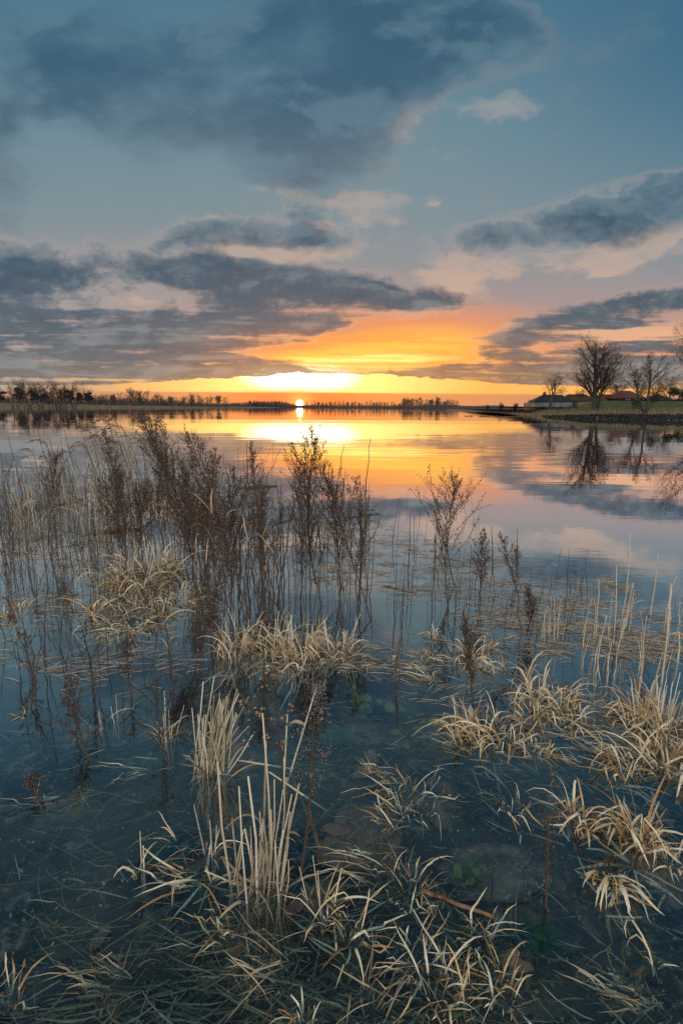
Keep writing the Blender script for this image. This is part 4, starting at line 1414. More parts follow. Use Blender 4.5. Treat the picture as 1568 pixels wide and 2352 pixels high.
# ------------------------------------------------------------------ mugwort and other tall weeds
def mugwort(bx, by, tx, ty, label, seed, start=.35, width=.20, twigs=34, heads=16, head=.0048, dy=0.0, mat='brown_head', stem='red_stalk', name='mugwort', cat='weed', fan=.55, bend=.09, stem_w=.0045, side_bias=0.0):
    """upright dead weed: stem, ascending side twigs, small seed heads along them"""
    if name == 'mugwort' and heads > 8:
        start, width, twigs, heads, head = start * .8, width * 1.6, int(twigs * 1.35), int(heads * 1.5), head * .76
    b = G(bx, by)
    tip = A(tx, ty, b.y + dy)
    c = b.copy()
    t = thing(name, label, cat, c)
    q = random.Random(seed)
    H = (tip - b).length
    ax = (tip - b).normalized()
    ms, mh = MB(), MB()
    n = 12
    bow = Vector((q.gauss(0, bend), q.gauss(0, bend), 0)) * H
    spine = [b - ax * .25 - c] + [b.lerp(tip, i / n) - c + bow * math.sin(math.pi * i / n) * .5 + Vector((q.gauss(0, .004), q.gauss(0, .004), 0)) for i in range(n + 1)]
    ms.tube(spine, [stem_w * 1.1] + [stem_w * (1.05 - .75 * i / n) for i in range(n + 1)], 5)

    def on(f):
        x = f * n
        i = min(int(x), n - 1)
        return spine[1 + i].lerp(spine[2 + i], x - i)
    bead_at(mh, on(1.0), q, head)
    for k in range(twigs):
        f = start + (1 - start) * (k + q.random()) / twigs
        p = on(min(f, .995))
        g = (f - start) / (1 - start)
        L = width * H * (.30 + 1.1 * math.sin(math.pi * min(1, .12 + g * .80))) * q.uniform(.55, 1.15) * (1 - .55 * g)
        a = k * 2.4 + q.random()
        sp = fan * q.uniform(.6, 1.4)
        o = Vector((math.cos(a) + side_bias, math.sin(a), 0)).normalized()
        d = (ax * math.cos(sp) + o * math.sin(sp)).normalized()
        m_ = 5
        pts = [p]
        for i in range(m_):
            d = (d + ax * .10 + Vector((q.gauss(0, .10), q.gauss(0, .10), q.gauss(0, .06)))).normalized()
            pts.append(pts[-1] + d * L / m_)
        ms.tube(pts, [stem_w * .42] + [stem_w * .30] * (m_ - 1) + [stem_w * .15], 3, cap=False)
        nh = max(3, int(heads * (L / (width * H))))
        for i in range(nh):
            x = q.uniform(.18, 1.0) * m_
            j = min(int(x), m_ - 1)
            pp = pts[j].lerp(pts[j + 1], x - j)
            off = Vector((q.gauss(0, 1), q.gauss(0, 1), q.gauss(0, 1))) * head * 1.5
            bead_at(mh, pp + off, q, head * q.uniform(.5, 1.25), d)
        # one order of finer twigs
        for i in range(2):
            x = q.uniform(.2, .8) * m_
            j = int(x)
            s = pts[j].lerp(pts[j + 1], x - j)
            dd = (d + Vector((q.gauss(0, .6), q.gauss(0, .6), q.gauss(.1, .3)))).normalized()
            l2 = L * q.uniform(.25, .45)
            ms.tube([s, s + dd * l2], [stem_w * .25, stem_w * .14], 3, cap=False)
            for r in range(max(2, nh // 3)):
                bead_at(mh, s + dd * l2 * q.uniform(.3, 1.05) + Vector((q.gauss(0, 1), q.gauss(0, 1), q.gauss(0, 1))) * head, q, head * q.uniform(.5, 1.2), dd)
    # withered leaves lower down
    for k in range(10):
        f = q.uniform(.05, start + .1)
        blade(mh, on(f), q.uniform(0, 6.28), q.uniform(-.6, .6), H * q.uniform(.02, .06), H * .006, q.uniform(.8, 2.5), q, None, False, 4)
    ms.build('stem', M[stem], t)
    mh.build('seed_sprays', M[mat], t)
    return t


def bead_at(mb, p, q, s, d=None):
    d = Vector(d) if d is not None else Vector((0, 0, 1))
    a = (d + Vector((q.gauss(0, .5), q.gauss(0, .5), q.gauss(0, .5)))).normalized()
    b = a.orthogonal().normalized()
    c = a.cross(b)
    mb.bead(p, a * s * 1.3, b * s * .75, c * s * .75)


W_ = mugwort
W_(512, 1475, 322, 957, 'tall reddish mugwort leaning far left with a heavy brown plume, highest of the weeds', 1, .45, .13, 60, 22, .0060, .85, bend=.03, fan=.45)
W_(470, 1440, 356, 1010, 'mugwort leaning left just right of the highest plume', 2, .40, .13, 46, 20, .0058, .7, bend=.03)
W_(292, 1330, 240, 990, 'mugwort with a narrow plume left of the highest plume', 3, .45, .10, 40, 20, .0060, .55)
W_(600, 1500, 438, 1005, 'long stemmed mugwort leaning left over the straw raft', 4, .40, .14, 56, 20, .0058, .9, bend=.03)
W_(548, 1470, 492, 1040, 'upright mugwort between the two leaning stems', 5, .35, .13, 44, 18, .0055, .5)
W_(610, 1440, 576, 1030, 'slim mugwort at the right of the leaning group', 6, .30, .13, 44, 18, .0055, .4)
W_(530, 1400, 536, 1085, 'bushy low mugwort inside the leaning group', 7, .15, .16, 44, 18, .0055, .1)
W_(440, 1320, 420, 1080, 'dense brown mugwort behind the leaning stems', 8, .15, .20, 50, 20, .0062, .2)
W_(285, 1290, 272, 1085, 'squat dense brown mugwort above the floating plank', 9, .12, .24, 60, 22, .0065, .2)
W_(330, 1290, 335, 1110, 'squat mugwort beside the dense brown one', 10, .12, .24, 44, 20, .0062, .1)
W_(130, 1240, 131, 1045, 'small mugwort with a bushy top at the left of the stand', 11, .55, .22, 30, 16, .0060, .1)
W_(738, 1390, 724, 1008, 'broad bushy mugwort standing alone before the sunset glow', 12, .22, .22, 66, 20, .0060, .15, fan=.5, stem='dark_stalk')
W_(852, 1425, 742, 1080, 'mugwort whose bare lower stem slants up to the left', 13, .35, .18, 44, 16, .0055, .5, stem='dark_stalk')
W_(820, 1400, 814, 1105, 'thin mugwort at the right edge of the bushy one', 14, .30, .15, 34, 14, .0052, .1, stem='dark_stalk')
W_(690, 1400, 690, 1060, 'thin mugwort at the left edge of the bushy one', 15, .30, .14, 34, 14, .0050, .1, stem='dark_stalk')
W_(785, 1350, 775, 1120, 'short wide mugwort in front of the bushy one', 16, .20, .24, 36, 14, .0052, .1, stem='dark_stalk')
W_(1042, 1345, 1048, 1108, 'open fan shaped weed alone on the water to the right', 17, .30, .34, 32, 20, .0062, .0, fan=.55, stem='dark_stalk')
W_(1030, 1400, 1000, 1190, 'sparse twiggy weed beside the fan shaped one', 18, .3, .22, 18, 8, .0045, .1, stem='dark_stalk')
W_(1104, 1375, 1110, 1222, 'small bushy weed right of the fan shaped one', 19, .25, .20, 26, 14, .0050, .0, stem='dark_stalk')
W_(1192, 1500, 1146, 1228, 'long red stem slanting left with a little tuft at its tip', 20, .62, .12, 16, 12, .0050, .4)
W_(1186, 1330, 1183, 1262, 'tiny dark weed tip beside the slanting red stem', 21, .3, .3, 12, 8, .0050, .0, stem='dark_stalk')
W_(1084, 1615, 1060, 1408, 'red brown seed stalk rising from the ginger tuft', 22, .25, .10, 34, 16, .0042, .1)
W_(1210, 1450, 1205, 1350, 'short brown seed stalk on the straw mat', 23, .2, .2, 22, 12, .0045, .0)
W_(78, 1570, 4, 1268, 'reddish leaning stem with few leaves at the picture edge', 24, .3, .06, 10, 5, .0050, .5, stem='red_stalk', bend=.02)
W_(470, 1290, 478, 1130, 'brown bushy weed left of the straw raft', 25, .12, .24, 40, 18, .0058, .0)
W_(600, 1300, 602, 1120, 'brown bushy weed right of the straw raft', 26, .12, .20, 36, 16, .0055, .0)
W_(375, 1250, 372, 1075, 'brown weed behind the big bleached mound', 27, .15, .20, 40, 18, .0060, .0)
W_(505, 1330, 455, 1180, 'reddish weed leaning toward the big bleached mound', 28, .15, .18, 34, 16, .0050, .1)
W_(640, 1360, 650, 1160, 'spindly weed between the leaning group and the bushy mugwort', 29, .2, .16, 24, 10, .0048, .1, stem='dark_stalk')

# dark leafless branching weeds in the near left water
for i, (bx, by, tx, ty, lab) in enumerate([(215, 1600, 195, 1440, 'dark many branched weed in open water'), (83, 1585, 60, 1455, 'dark branching weed left of the biggest dark weed'), (178, 1700, 160, 1560, 'forked dark weed nearer the shore'), (300, 1600, 290, 1480, 'dark twiggy weed right of the biggest dark weed'),
                                           (377, 1745, 360, 1560, 'dark rooted stem with spreading twigs'), (95, 1850, 75, 1780, 'short black stem leaning left in open water'), (30, 1240, 12, 1080, 'dark weed with clustered heads at the picture edge'), (110, 1260, 100, 1090, 'dark weed topped with a cluster of heads'),
                                           (225, 1260, 212, 1070, 'dark flat topped weed behind the floating plank'), (20, 1310, 5, 1180, 'dark tangled weed below the clustered heads'), (205, 1745, 150, 1600, 'long thin dark stem leaning over the dark weeds')]):
    W_(bx, by, tx, ty, lab, 60 + i, .2, .42, 13, 4, .0045, .06, 'brown_head', 'dark_stalk', 'branching_weed', 'weed', .8, .06, .0042)

# tansy with button heads
b = G(662, 1905)
t = thing('tansy', 'dark stemmed weed with flat clusters of button heads behind the stubble', 'weed', b)
q = random.Random(4)
ms, mh = MB(), MB()
top = A(622, 1535, b.y + .12) - b
spine = [Vector((0, 0, -.1)) + (-top.normalized() * .1)] + [top * (i / 8) + Vector((q.gauss(0, .004), 0, 0)) for i in range(9)]
ms.tube(spine, [.0045] * 3 + [.004, .0038, .0034, .003, .0026, .0022, .002], 5)
for (f, tx, ty) in [(.95, 600, 1575), (.92, 640, 1560), (.70, 575, 1640), (.62, 560, 1612), (.60, 600, 1640), (.66, 655, 1660), (.5, 612, 1690), (.5, 572, 1700), (.42, 640, 1705), (.9, 618, 1545), (.74, 680, 1625)]:
    p = top * f
    e = A(tx, ty, b.y + .1 + q.uniform(-.05, .05)) - b
    md = p.lerp(e, .6) + Vector((0, 0, -.02))
    ms.tube([p, md, e], [.0022, .0018, .0014], 4, cap=False)
    for k in range(q.randrange(5, 9)):
        h = e + Vector((q.gauss(0, .014), q.gauss(0, .014), q.gauss(0, .008)))
        ms.tube([md.lerp(e, .7), h], [.0012, .0010], 3, cap=False)
        r = q.uniform(.0035, .0055)
        mh.tube([h - Vector((0, 0, r * .6)), h, h + Vector((0, 0, r * .7))], [r * .5, r, r * .75], 7)
ms.build('stem', M['dark_stalk'], t)
mh.build('button_sprays', M['button'], t)

# loose fluffy panicle
b = G(690, 2010)
t = thing('panicle_weed', 'red stem carrying a loose cloud of pale fluffy seed', 'weed', b)
ms, mh = MB(), MB()
top = A(733, 1575, b.y + .12) - b
pts = [top * (i / 10) + Vector((math.sin(i * .5) * .006, 0, 0)) for i in range(11)]
ms.tube([-top.normalized() * .1] + pts, [.004] * 4 + [.0035] * 4 + [.002] * 4, 5)
for k in range(64):
    f = q.uniform(.42, 1.0)
    p = top * f
    a = q.uniform(0, 6.28)
    L = .085 * math.sin(math.pi * min(1, (f - .42) / .58 * .75 + .22)) * q.uniform(.6, 1.2)
    d = (Vector((math.cos(a), math.sin(a), .75))).normalized()
    e = p + d * L
    ms.tube([p, e], [.0009, .0006], 3, cap=False)
    for j in range(9):
        s = p.lerp(e, q.uniform(.4, 1.0)) + Vector((q.gauss(0, 1), q.gauss(0, 1), q.gauss(0, 1))) * .007
        bead_at(mh, s, q, q.uniform(.0012, .0024))
ms.build('stem', M['red_stalk'], t)
mh.build('fluffy_sprays', M['fluff'], t)

# dock spike
b = G(1253, 2085)
t = thing('dock_stalk', 'single dark red seed spike rising straight from clear water', 'weed', b)
ms, mh = MB(), MB()
top = A(1260, 1868, b.y) - b
ms.tube([(-.01, -.02, -.16), (0, 0, 0), top * .5, top], [.0036, .0034, .003, .0016], 6)
for k in range(150):
    f = q.random() ** .8
    f = .28 + .72 * f
    r = .009 * (1.15 if f > .62 else .55)
    bead_at(mh, top * f + Vector((q.gauss(0, 1), q.gauss(0, 1), 0)) * r, q, q.uniform(.0016, .0032))
ms.build('stem', M['red_stalk'], t)
mh.build('seed_sprays', M['brown_head'], t)

# ------------------------------------------------------------------ standing stalks, copied one by one
def stalk_proto(seed, mat, r, bent=.0, broken=False, leaf=0):
    q = random.Random(seed)
    mb = MB()
    pts = [Vector((0, 0, -.35))]
    for i in range(9):
        f = i / 8
        pts.append(Vector((bent * f * f + q.gauss(0, .006), q.gauss(0, .006), f)))
    if broken:
        k = 6
        d = Vector((q.choice([-1, 1]) * .8, q.uniform(-.3, .3), -.35)).normalized()
        pts = pts[:k] + [pts[k - 1] + d * .12, pts[k - 1] + d * .30]
    n = len(pts)
    mb.tube(pts, [r * (1.1 - .6 * i / (n - 1)) for i in range(n)], 5)
    lv = []
    if leaf:
        for j in range(leaf):
            ml = MB()
            f = q.uniform(.35, .9)
            a = q.uniform(0, 6.28)
            blade(ml, Vector((bent * f * f, 0, f)), a, q.uniform(.4, 1.2), q.uniform(.16, .34), r * 2.6, q.uniform(.6, 2.4), q, None, False)
            lv.append(ml.mesh('leaf', M['straw_dim']))
    return mb.mesh('stem', M[mat]), lv


grey = [stalk_proto(300 + i, 'grey_stalk', .0072, random.Random(i).uniform(-.12, .08), i % 4 == 3, i % 3) for i in range(8)]
pale = [stalk_proto(320 + i, 'culm', .0100, random.Random(i + 50).uniform(-.10, .14), i % 3 == 2, i % 2) for i in range(8)]
reds = [stalk_proto(380 + i, 'red_stalk', .0042, random.Random(i + 33).uniform(-.30, .06), False, 1) for i in range(6)]
thin = [stalk_proto(360 + i, 'grey_stalk', .0040, random.Random(i + 20).uniform(-.25, .2), i % 3 == 1, 0) for i in range(9)]
darks = [stalk_proto(340 + i, 'dark_stalk', .0070, random.Random(i + 90).uniform(-.10, .10), i % 5 == 4, 0) for i in range(6)]


def stand(n, protos, pos, hfun, label, group, name, seed, tilt=.07):
    q = random.Random(seed)
    for i in range(n):
        px, py = pos(q)
        b = G(px, py)
        h = hfun(q, px, py) / ppm(b)
        me, ml = q.choice(protos)
        t = thing(name, label, 'reed', b, q.uniform(0, 6.28), group)
        t.rotation_euler = (q.gauss(0, tilt), q.gauss(-.03, tilt), q.uniform(0, 6.28))
        t.scale = (h, h, h)
        put('stem', me, t)
        for lf in ml:
            put('leaf', lf, t)


def rect(x0, x1, y0, y1, p=1.0):
    return lambda q: (q.uniform(x0, x1), y0 + (y1 - y0) * q.random() ** p)


stand(190, grey, rect(-40, 620, 1130, 1340, .9), lambda q, x, y: q.uniform(60, 165), 'thin grey dead stalk in the dense reed stand under the plumes', 'thin stalks of the reed stand', 'reed_stalk', 1, .11)
stand(150, thin, rect(-40, 640, 1140, 1420, .8), lambda q, x, y: q.uniform(50, 190), 'hair thin dead grass stem among the stalks of the reed stand', 'hair thin stems of the reed stand', 'dead_stem', 11, .16)
stand(54, reds, rect(440, 640, 1340, 1510), lambda q, x, y: q.uniform(110, 330), 'thin reddish stem among the feet of the leaning mugworts', 'reddish stems at the feet of the mugworts', 'weed_stem', 14, .08)
stand(70, thin, rect(600, 1120, 1180, 1420), lambda q, x, y: q.uniform(40, 150), 'hair thin dead stem standing on the glinting water', 'hair thin stems on the glinting water', 'dead_stem', 12, .14)
stand(60, thin, rect(1120, 1568, 1380, 1600), lambda q, x, y: q.uniform(30, 120), 'hair thin stem in the floating straw mat', 'hair thin stems of the straw mat', 'dead_stem', 13, .2)
stand(44, grey, rect(620, 850, 1190, 1420), lambda q, x, y: q.uniform(70, 210), 'thin stalk around the bushy mugwort before the sunset glow', 'thin stalks round the bushy mugwort', 'reed_stalk', 2)
stand(42, grey, rect(0, 470, 1330, 1560), lambda q, x, y: q.uniform(40, 150), 'thin stalk in the open water before the reed stand', 'thin stalks before the reed stand', 'reed_stalk', 3, .12)
stand(13, darks, rect(870, 1000, 1230, 1440), lambda q, x, y: q.uniform(60, 190), 'dark bare stick standing in the gap left of the fan shaped weed', 'dark sticks in the open gap', 'reed_stick', 4, .06)
stand(36, pale, rect(1330, 1560, 1400, 1580), lambda q, x, y: q.uniform(50, 150), 'straw coloured stub rising through the floating straw mat', 'straw stubs in the straw mat', 'reed_stub', 5, .09)
stand(16, pale, lambda q: (q.gauss(1262, 20), q.gauss(1465, 7)), lambda q, x, y: q.uniform(30, 110), 'short pale stub in the small dark footed cluster on the straw mat', 'stubs of the small cluster', 'reed_stub', 6, .09)
stand(22, darks, rect(1340, 1568, 1480, 1640), lambda q, x, y: q.uniform(30, 120), 'dark wet stick between the straw stubs and the golden tufts', 'dark sticks behind the golden tufts', 'reed_stick', 7, .16)
stand(12, grey, rect(1060, 1340, 1330, 1460), lambda q, x, y: q.uniform(40, 110), 'thin stalk behind the small cluster of stubs', 'thin stalks right of the fan shaped weed', 'reed_stalk', 8)
stand(18, darks, rect(480, 840, 1400, 1500), lambda q, x, y: q.uniform(40, 130), 'dark stick rooted in the middle row of grass tufts', 'dark sticks of the middle grass row', 'reed_stick', 9)
stand(46, darks, rect(0, 480, 1380, 1640), lambda q, x, y: q.uniform(50, 190), 'thin dark stick in the open water before the bleached mounds', 'dark sticks before the bleached mounds', 'reed_stick', 15, .10)
stand(34, darks, rect(1000, 1350, 1330, 1500), lambda q, x, y: q.uniform(40, 150), 'thin dark stick among the floating straw behind the golden tufts', 'dark sticks in the floating straw', 'reed_stick', 16, .10)
for fx, fy, tx, ty, lab in [(1437, 1365, 1446, 1225, 'tallest thin reed with a bare tip on open water'), (1518, 1570, 1540, 1340, 'thick pale reed standing tall at the edge of the straw mat'), (1185, 1330, 1187, 1215, 'thin bare stem beside the tiny dark weed tip'), (937, 1310, 941, 1178, 'jointed dark stem, tallest of the sticks in the gap'),
                            (910, 1600, 916, 1520, 'short black stick by the split grey stump'), (1408, 1480, 1415, 1300, 'reed with a nodding tip over the straw mat'), (1130, 1310, 1128, 1208, 'straight thin stem right of the fan shaped weed'), (1555, 1520, 1558, 1450, 'brown stump of a reed at the picture edge')]:
    b = G(fx, fy)
    t = thing('reed_stalk', lab, 'reed', b)
    tip = A(tx, ty, b.y) - b
    w = (4.5 if fx in (1518, 1555) else 2.4) / ppm(b) * .5
    mb = MB()
    mb.tube([-tip * .3, (0, 0, 0), tip * .5 + Vector((.006, 0, 0)), tip], [w, w, w * .85, w * .5], 5)
    mb.build('stem', M['culm'] if fx > 1300 else M['dark_stalk'], t)
    mb = MB()
    q = random.Random(int(fx))
    blade(mb, tip * .6, q.uniform(0, 6), .9, tip.length * .18, w * 3, 1.6, q)
    mb.build('leaf', M['straw_dim'], t)

# reeds with plumes
PL = []
for i in range(6):
    q = random.Random(400 + i)
    mb, mp, ml = MB(), MB(), MB()
    bend = -q.uniform(.10, .24)
    spine = [Vector((0, 0, -.3))] + [Vector((bend * (j / 10) ** 2.2, q.gauss(0, .003), j / 10)) for j in range(11)]
    # nodding tip
    tip = spine[-1]
    for j in range(4):
        tip = tip + Vector((-.030 - .008 * j, 0, .022 - .016 * j))
        spine.append(tip)
    mb.tube(spine, [.0030] * 6 + [.0026] * 4 + [.0018] * (len(spine) - 10), 4)
    for k in range(46):
        f = q.random()
        x = len(spine) - 6 + f * 4.9
        j = int(x)
        p = spine[j].lerp(spine[j + 1], x - j)
        d = Vector((-.75 + q.gauss(0, .35), q.gauss(0, .45), .15 - .7 * q.random())).normalized()
        L = q.uniform(.025, .060) * (1 - .4 * f)
        mp.ribbon([p, p + d * L * .5, p + d * L + Vector((0, 0, -.008))], [.0035, .0045, .0012], (q.gauss(0, 1), q.gauss(0, 1), q.gauss(0, 1)), .2)
    lv = []
    for k in range(3):
        ml = MB()
        f = q.uniform(.4, .85)
        j = 1 + int(f * 10)
        blade(ml, spine[j], q.choice([0, math.pi]) + q.gauss(0, .5), q.uniform(.7, 1.3), q.uniform(.18, .32), .011, q.uniform(.8, 2.4), q, None, False)
        lv.append(ml.mesh('leaf', M['straw_dim']))
    PL.append((mb.mesh('stem', M['grey_stalk']), mp.mesh('plume', M['plume']), lv))
topy = lerp_table([(-40, 1035), (60, 1025), (130, 1020), (200, 995), (240, 970), (310, 958), (400, 958), (440, 985), (500, 1010), (600, 1030)])
q = random.Random(77)
for i in range(60):
    px = q.choice([q.uniform(-20, 560), q.uniform(230, 430)])
    py = q.uniform(1130, 1235)
    b = G(px, py)
    ty = topy(px) + abs(q.gauss(0, 38))
    h = (py - ty) / ppm(b)
    s, p, l = PL[q.randrange(6)]
    t = thing('plumed_reed', 'tall reed with a nodding feathery plume in the dense stand', 'reed', b, 0, 'plumed reeds of the dense stand')
    t.rotation_euler = (q.gauss(0, .05), q.gauss(0, .07), q.gauss(0, .5))
    t.scale = (h, h, h)
    put('stem', s, t)
    put('plume', p, t)
    for lf in l:
        put('leaf', lf, t)

# ------------------------------------------------------------------ drift, stones and what lies under water
def litter(name, label, patches, mat, seed, z=.004):
    mb = MB()
    q = random.Random(seed)
    for px, py, rx, ry, n, az, L, w in patches:
        for i in range(n):
            while True:
                u, v = q.uniform(-1, 1), q.uniform(-1, 1)
                u, v = u * 1.45, v * 1.45
                if u * u + v * v > (.55 + q.random() * .9) ** 2:
                    continue
                c = G(px + u * rx, py + v * ry)
                if float(fbm(np.array(c.x * 3.0), np.array(c.y * 7.0), seed + 3)) + q.gauss(0, .07) > .42:
                    break
            a = az + q.gauss(0, .45)
            ln = L * q.uniform(.2, 1.1)
            d = Vector((math.cos(a), math.sin(a), 0))
            z0 = z + q.uniform(-.003, .003)
            e = d * ln * .5
            wd = w * q.uniform(.25, .7)
            p0, p1 = c - e, c + e
            p0.z = p1.z = z0
            mid = (p0 + p1) / 2 + Vector((0, q.gauss(0, .02) * ln, .002))
            mb.tube([p0, mid, p1], [wd * .5, wd * .5, wd * .35], 4)
    return tag(mb.build(name, M[mat], None), label, kind='stuff')


litter('floating_straw', 'glinting bits of straw drifting on the water', [
    (740, 1180, 120, 42, 330, .05, .10, .006), (770, 1225, 130, 22, 190, .05, .12, .006), (820, 1255, 190, 22, 210, -.05, .14, .006), (930, 1290, 200, 36, 260, -.2, .15, .006), (1010, 1340, 190, 36, 220, -.15, .13, .006),
    (1110, 1310, 110, 30, 110, -.1, .13, .005), (1230, 1370, 150, 30, 230, -.12, .12, .005), (1330, 1430, 190, 44, 620, -.25, .11, .0058), (1230, 1420, 150, 36, 300, .05, .12, .0055), (1430, 1490, 120, 40, 400, -.3, .10, .0058),
    (1430, 1340, 46, 26, 120, -.5, .09, .004), (1520, 1500, 70, 40, 130, .2, .09, .005), (1270, 1490, 130, 24, 140, -.1, .08, .005), (800, 1320, 90, 20, 120, .1, .11, .006), (760, 1530, 120, 26, 150, -.2, .08, .006), (1300, 1340, 150, 14, 70, -.12, .16, .005),
], 'litter', 1)
litter('floating_straw', 'pale blades drifting between the reed stems', [(120, 1400, 160, 40, 90, .15, .16, .006), (120, 1500, 170, 60, 70, .25, .20, .006), (300, 1530, 160, 60, 80, .25, .16, .006), (60, 1290, 120, 30, 70, .05, .14, .006), (900, 1510, 110, 50, 80, -.3, .12, .005), (1010, 1580, 110, 60, 60, .3, .12, .005),
                                                                          (1330, 1690, 150, 60, 110, -.7, .10, .006), (300, 1380, 200, 50, 110, .1, .13, .006)], 'litter', 2)


def log(name, label, x0, y0, x1, y1, wpx, seed, mat='wood', square=False, cat='driftwood'):
    a, b = G(x0, y0), G(x1, y1)
    q = random.Random(seed)
    c = (a + b) / 2
    w = wpx / ppm(c) * .5
    t = thing(name, label, cat, c)
    mb = MB()
    n = 6
    pts = [a.lerp(b, i / n) - c + Vector((0, q.gauss(0, .25) * w, w * .25 + q.gauss(0, .12) * w)) for i in range(n + 1)]
    mb.tube(pts, [w * q.uniform(.8, 1.1) * (1 - .25 * i / n) for i in range(n + 1)], 4 if square else 7)
    mb.build('wood', M[mat], t)
    for i in range(3):
        mb = MB()
        p = pts[q.randrange(1, n)]
        e = p + Vector((q.gauss(0, 3), q.gauss(0, 3), abs(q.gauss(0, 1.4)))) * w
        mb.tube([p, e], [w * .3, w * .12], 4)
        mb.build('twig_stub', M[mat], t)
    return t


log('floating_plank', 'dark rotten plank floating in the reed stand', 212, 1226, 320, 1216, 11, 1, square=True, cat='plank')
log('floating_branch', 'dark branch floating at the edge of the reed stand', 548, 1122, 636, 1117, 8, 2, cat='branch')
log('floating_branch', 'thin dark branch stretching right past the bushy mugwort', 800, 1190, 870, 1180, 5, 3, cat='branch')
log('floating_branch', 'short dark branch on the glinting straw', 628, 1205, 680, 1192, 6, 4, cat='branch')
log('floating_branch', 'slim branch on open water right of the bushy mugwort', 820, 1172, 862, 1172, 4, 5, cat='branch')
log('brown_stick', 'thick brown stick lying half sunk under the pale tangled tuft', 965, 2045, 1135, 2108, 11, 6, 'stick', cat='stick')
log('broken_stick', 'dark broken stem slanting into the stubble', 706, 1848, 742, 1990, 9, 7, 'wood', cat='stick')
log('floating_stick', 'orange floating stem alone in the open gap', 880, 1346, 955, 1364, 4, 8, 'stick', cat='stick')
log('floating_stick', 'pale jointed stem lying level below the grey stump', 1018 - 100, 1560, 1018, 1566, 4, 9, 'stick', cat='stick')
log('driftwood', 'dark line of drowned debris before the far spit', 1068, 956, 1085, 955.5, 2.2, 10)
log('driftwood', 'second low piece of drowned debris, beside the first before the spit', 1100, 957, 1125, 956.5, 2.2, 11)
log('driftwood', 'longest piece of drowned debris near the spit', 1138, 957.5, 1200, 957.5, 2.4, 12)
log('driftwood', 'debris floating apart in front of the spit', 1168, 967, 1192, 967, 2.0, 13)

# raft of matted straw
t = thing('straw_raft', 'low raft of matted dark straw caught in the reed stand', 'raft', G(518, 1200))
q = random.Random(15)
mb, m2 = MB(), MB()
for i in range(420):
    u, v = q.gauss(0, .45), q.gauss(0, .4)
    p = Vector((u * .28, v * .22, .05 * math.exp(-(u * u + v * v) * 2) * q.uniform(.2, 1.2)))
    a = q.gauss(.1, .5)
    e = Vector((math.cos(a), math.sin(a), q.gauss(0, .1))) * q.uniform(.05, .13)
    (mb if i % 3 else m2).tube([p - e, p + e], [.003, .002], 4)
mb.build('straw', M['straw_dim'], t)
m2.build('dark_straw', M['dark_stalk'], t)


def rock(label, px, py, rx, ry, rz_, depth, mat, seed, rz=0.0):
    c = G(px, py)
    k = ppm(c)
    c.z = -depth
    nu, nv = 40, 24
    th = np.linspace(0, 2 * np.pi, nu, endpoint=False)
    ph = np.linspace(.02, np.pi - .02, nv)
    vs, fs = [], []
    for j in ph:
        for i in th:
            d = np.array([np.sin(j) * np.cos(i), np.sin(j) * np.sin(i), np.cos(j)])
            n = float(fbm(np.array(d[0] * 1.7 + 5 + seed), np.array(d[1] * 1.7 + d[2] * 2.3), seed)) - .5
            n += .35 * (float(fbm(np.array(d[0] * 6 + 5), np.array(d[1] * 6 + d[2] * 5), seed + 4)) - .5)
            r = 1 + .9 * n
            s = np.sign(d) * np.abs(d) ** .8
            vs.append((s[0] * r * rx / k, s[1] * r * ry / k, s[2] * r * rz_ / k))
    for j in range(nv - 1):
        for i in range(nu):
            a, b2 = j * nu + i, j * nu + (i + 1) % nu
            fs.append((a, a + nu, b2 + nu, b2))
    fs.append(tuple(range(nu)))
    fs.append(tuple((nv - 1) * nu + i for i in range(nu))[::-1])
    mb = MB()
    mb.raw(vs, fs)
    o = mb.build('sunken_rock', M[mat], None, c, True)
    o.rotation_euler = (0, 0, rz)
    return tag(o, label, 'rock', 'rocks under the shallow water')


def rock_mat(name, a, b, fleck):
    mt, nt, out = material(name)
    pos = nt.new('ShaderNodeNewGeometry').outputs['Position']
    c = nt.mix(nt.step(nt.noise(pos, 11, 6, .7), .38, .64), a, b)
    c = nt.mix(nt.mul(nt.step(nt.noise(pos, 85, 4, .7), .54, .66), nt.step(nt.noise(pos, 8, 4, .6), .42, .62, .1, .95)), c, fleck)
    bb = principled(nt, c, .9, .2)
    bp = nt.new('ShaderNodeBump')
    bp.inputs['Strength'].default_value = .7
    bp.inputs['Distance'].default_value = .01
    nt.link(nt.noise(pos, 45, 4, .7), bp.inputs['Height'])
    nt.link(bp.outputs[0], bb.inputs['Normal'])
    nt.link(bb.outputs[0], out.inputs[0])
    return mt


M['rock'] = rock_mat('sunken_stone', (.060, .046, .030), (.15, .115, .078), (.42, .32, .23))
M['rock_rust'] = rock_mat('rusty_stone', (.11, .060, .030), (.22, .13, .070), (.42, .29, .18))
M['rock_dark'] = rock_mat('dark_stone', (.018, .022, .022), (.060, .060, .054), (.34, .33, .30))
M['rock_pale'] = rock_mat('pale_stone', (.15, .14, .095), (.30, .28, .20), (.60, .56, .44))
rock('large flat brownish rock lying under clear water', 1135, 1925, 118, 70, 34, .13, 'rock', 1, .1)
rock('small pale speckled rock near the surface', 1300, 1835, 38, 34, 24, .045, 'rock_pale', 2)
rock('rust coloured rock beside the half drowned tufts', 835, 1850, 80, 90, 30, .13, 'rock_rust', 3, -.3)
rock('dark rock with a bright speckled crown', 958, 2150, 56, 46, 34, .06, 'rock_dark', 4)
rock('dark rounded rock in the drowned corner', 110, 2195, 100, 60, 44, .12, 'rock_dark', 5)
rock('dark flecked rock below the tuft with hanging leaves', 1270, 2070, 80, 44, 26, .14, 'rock_dark', 6, .2)
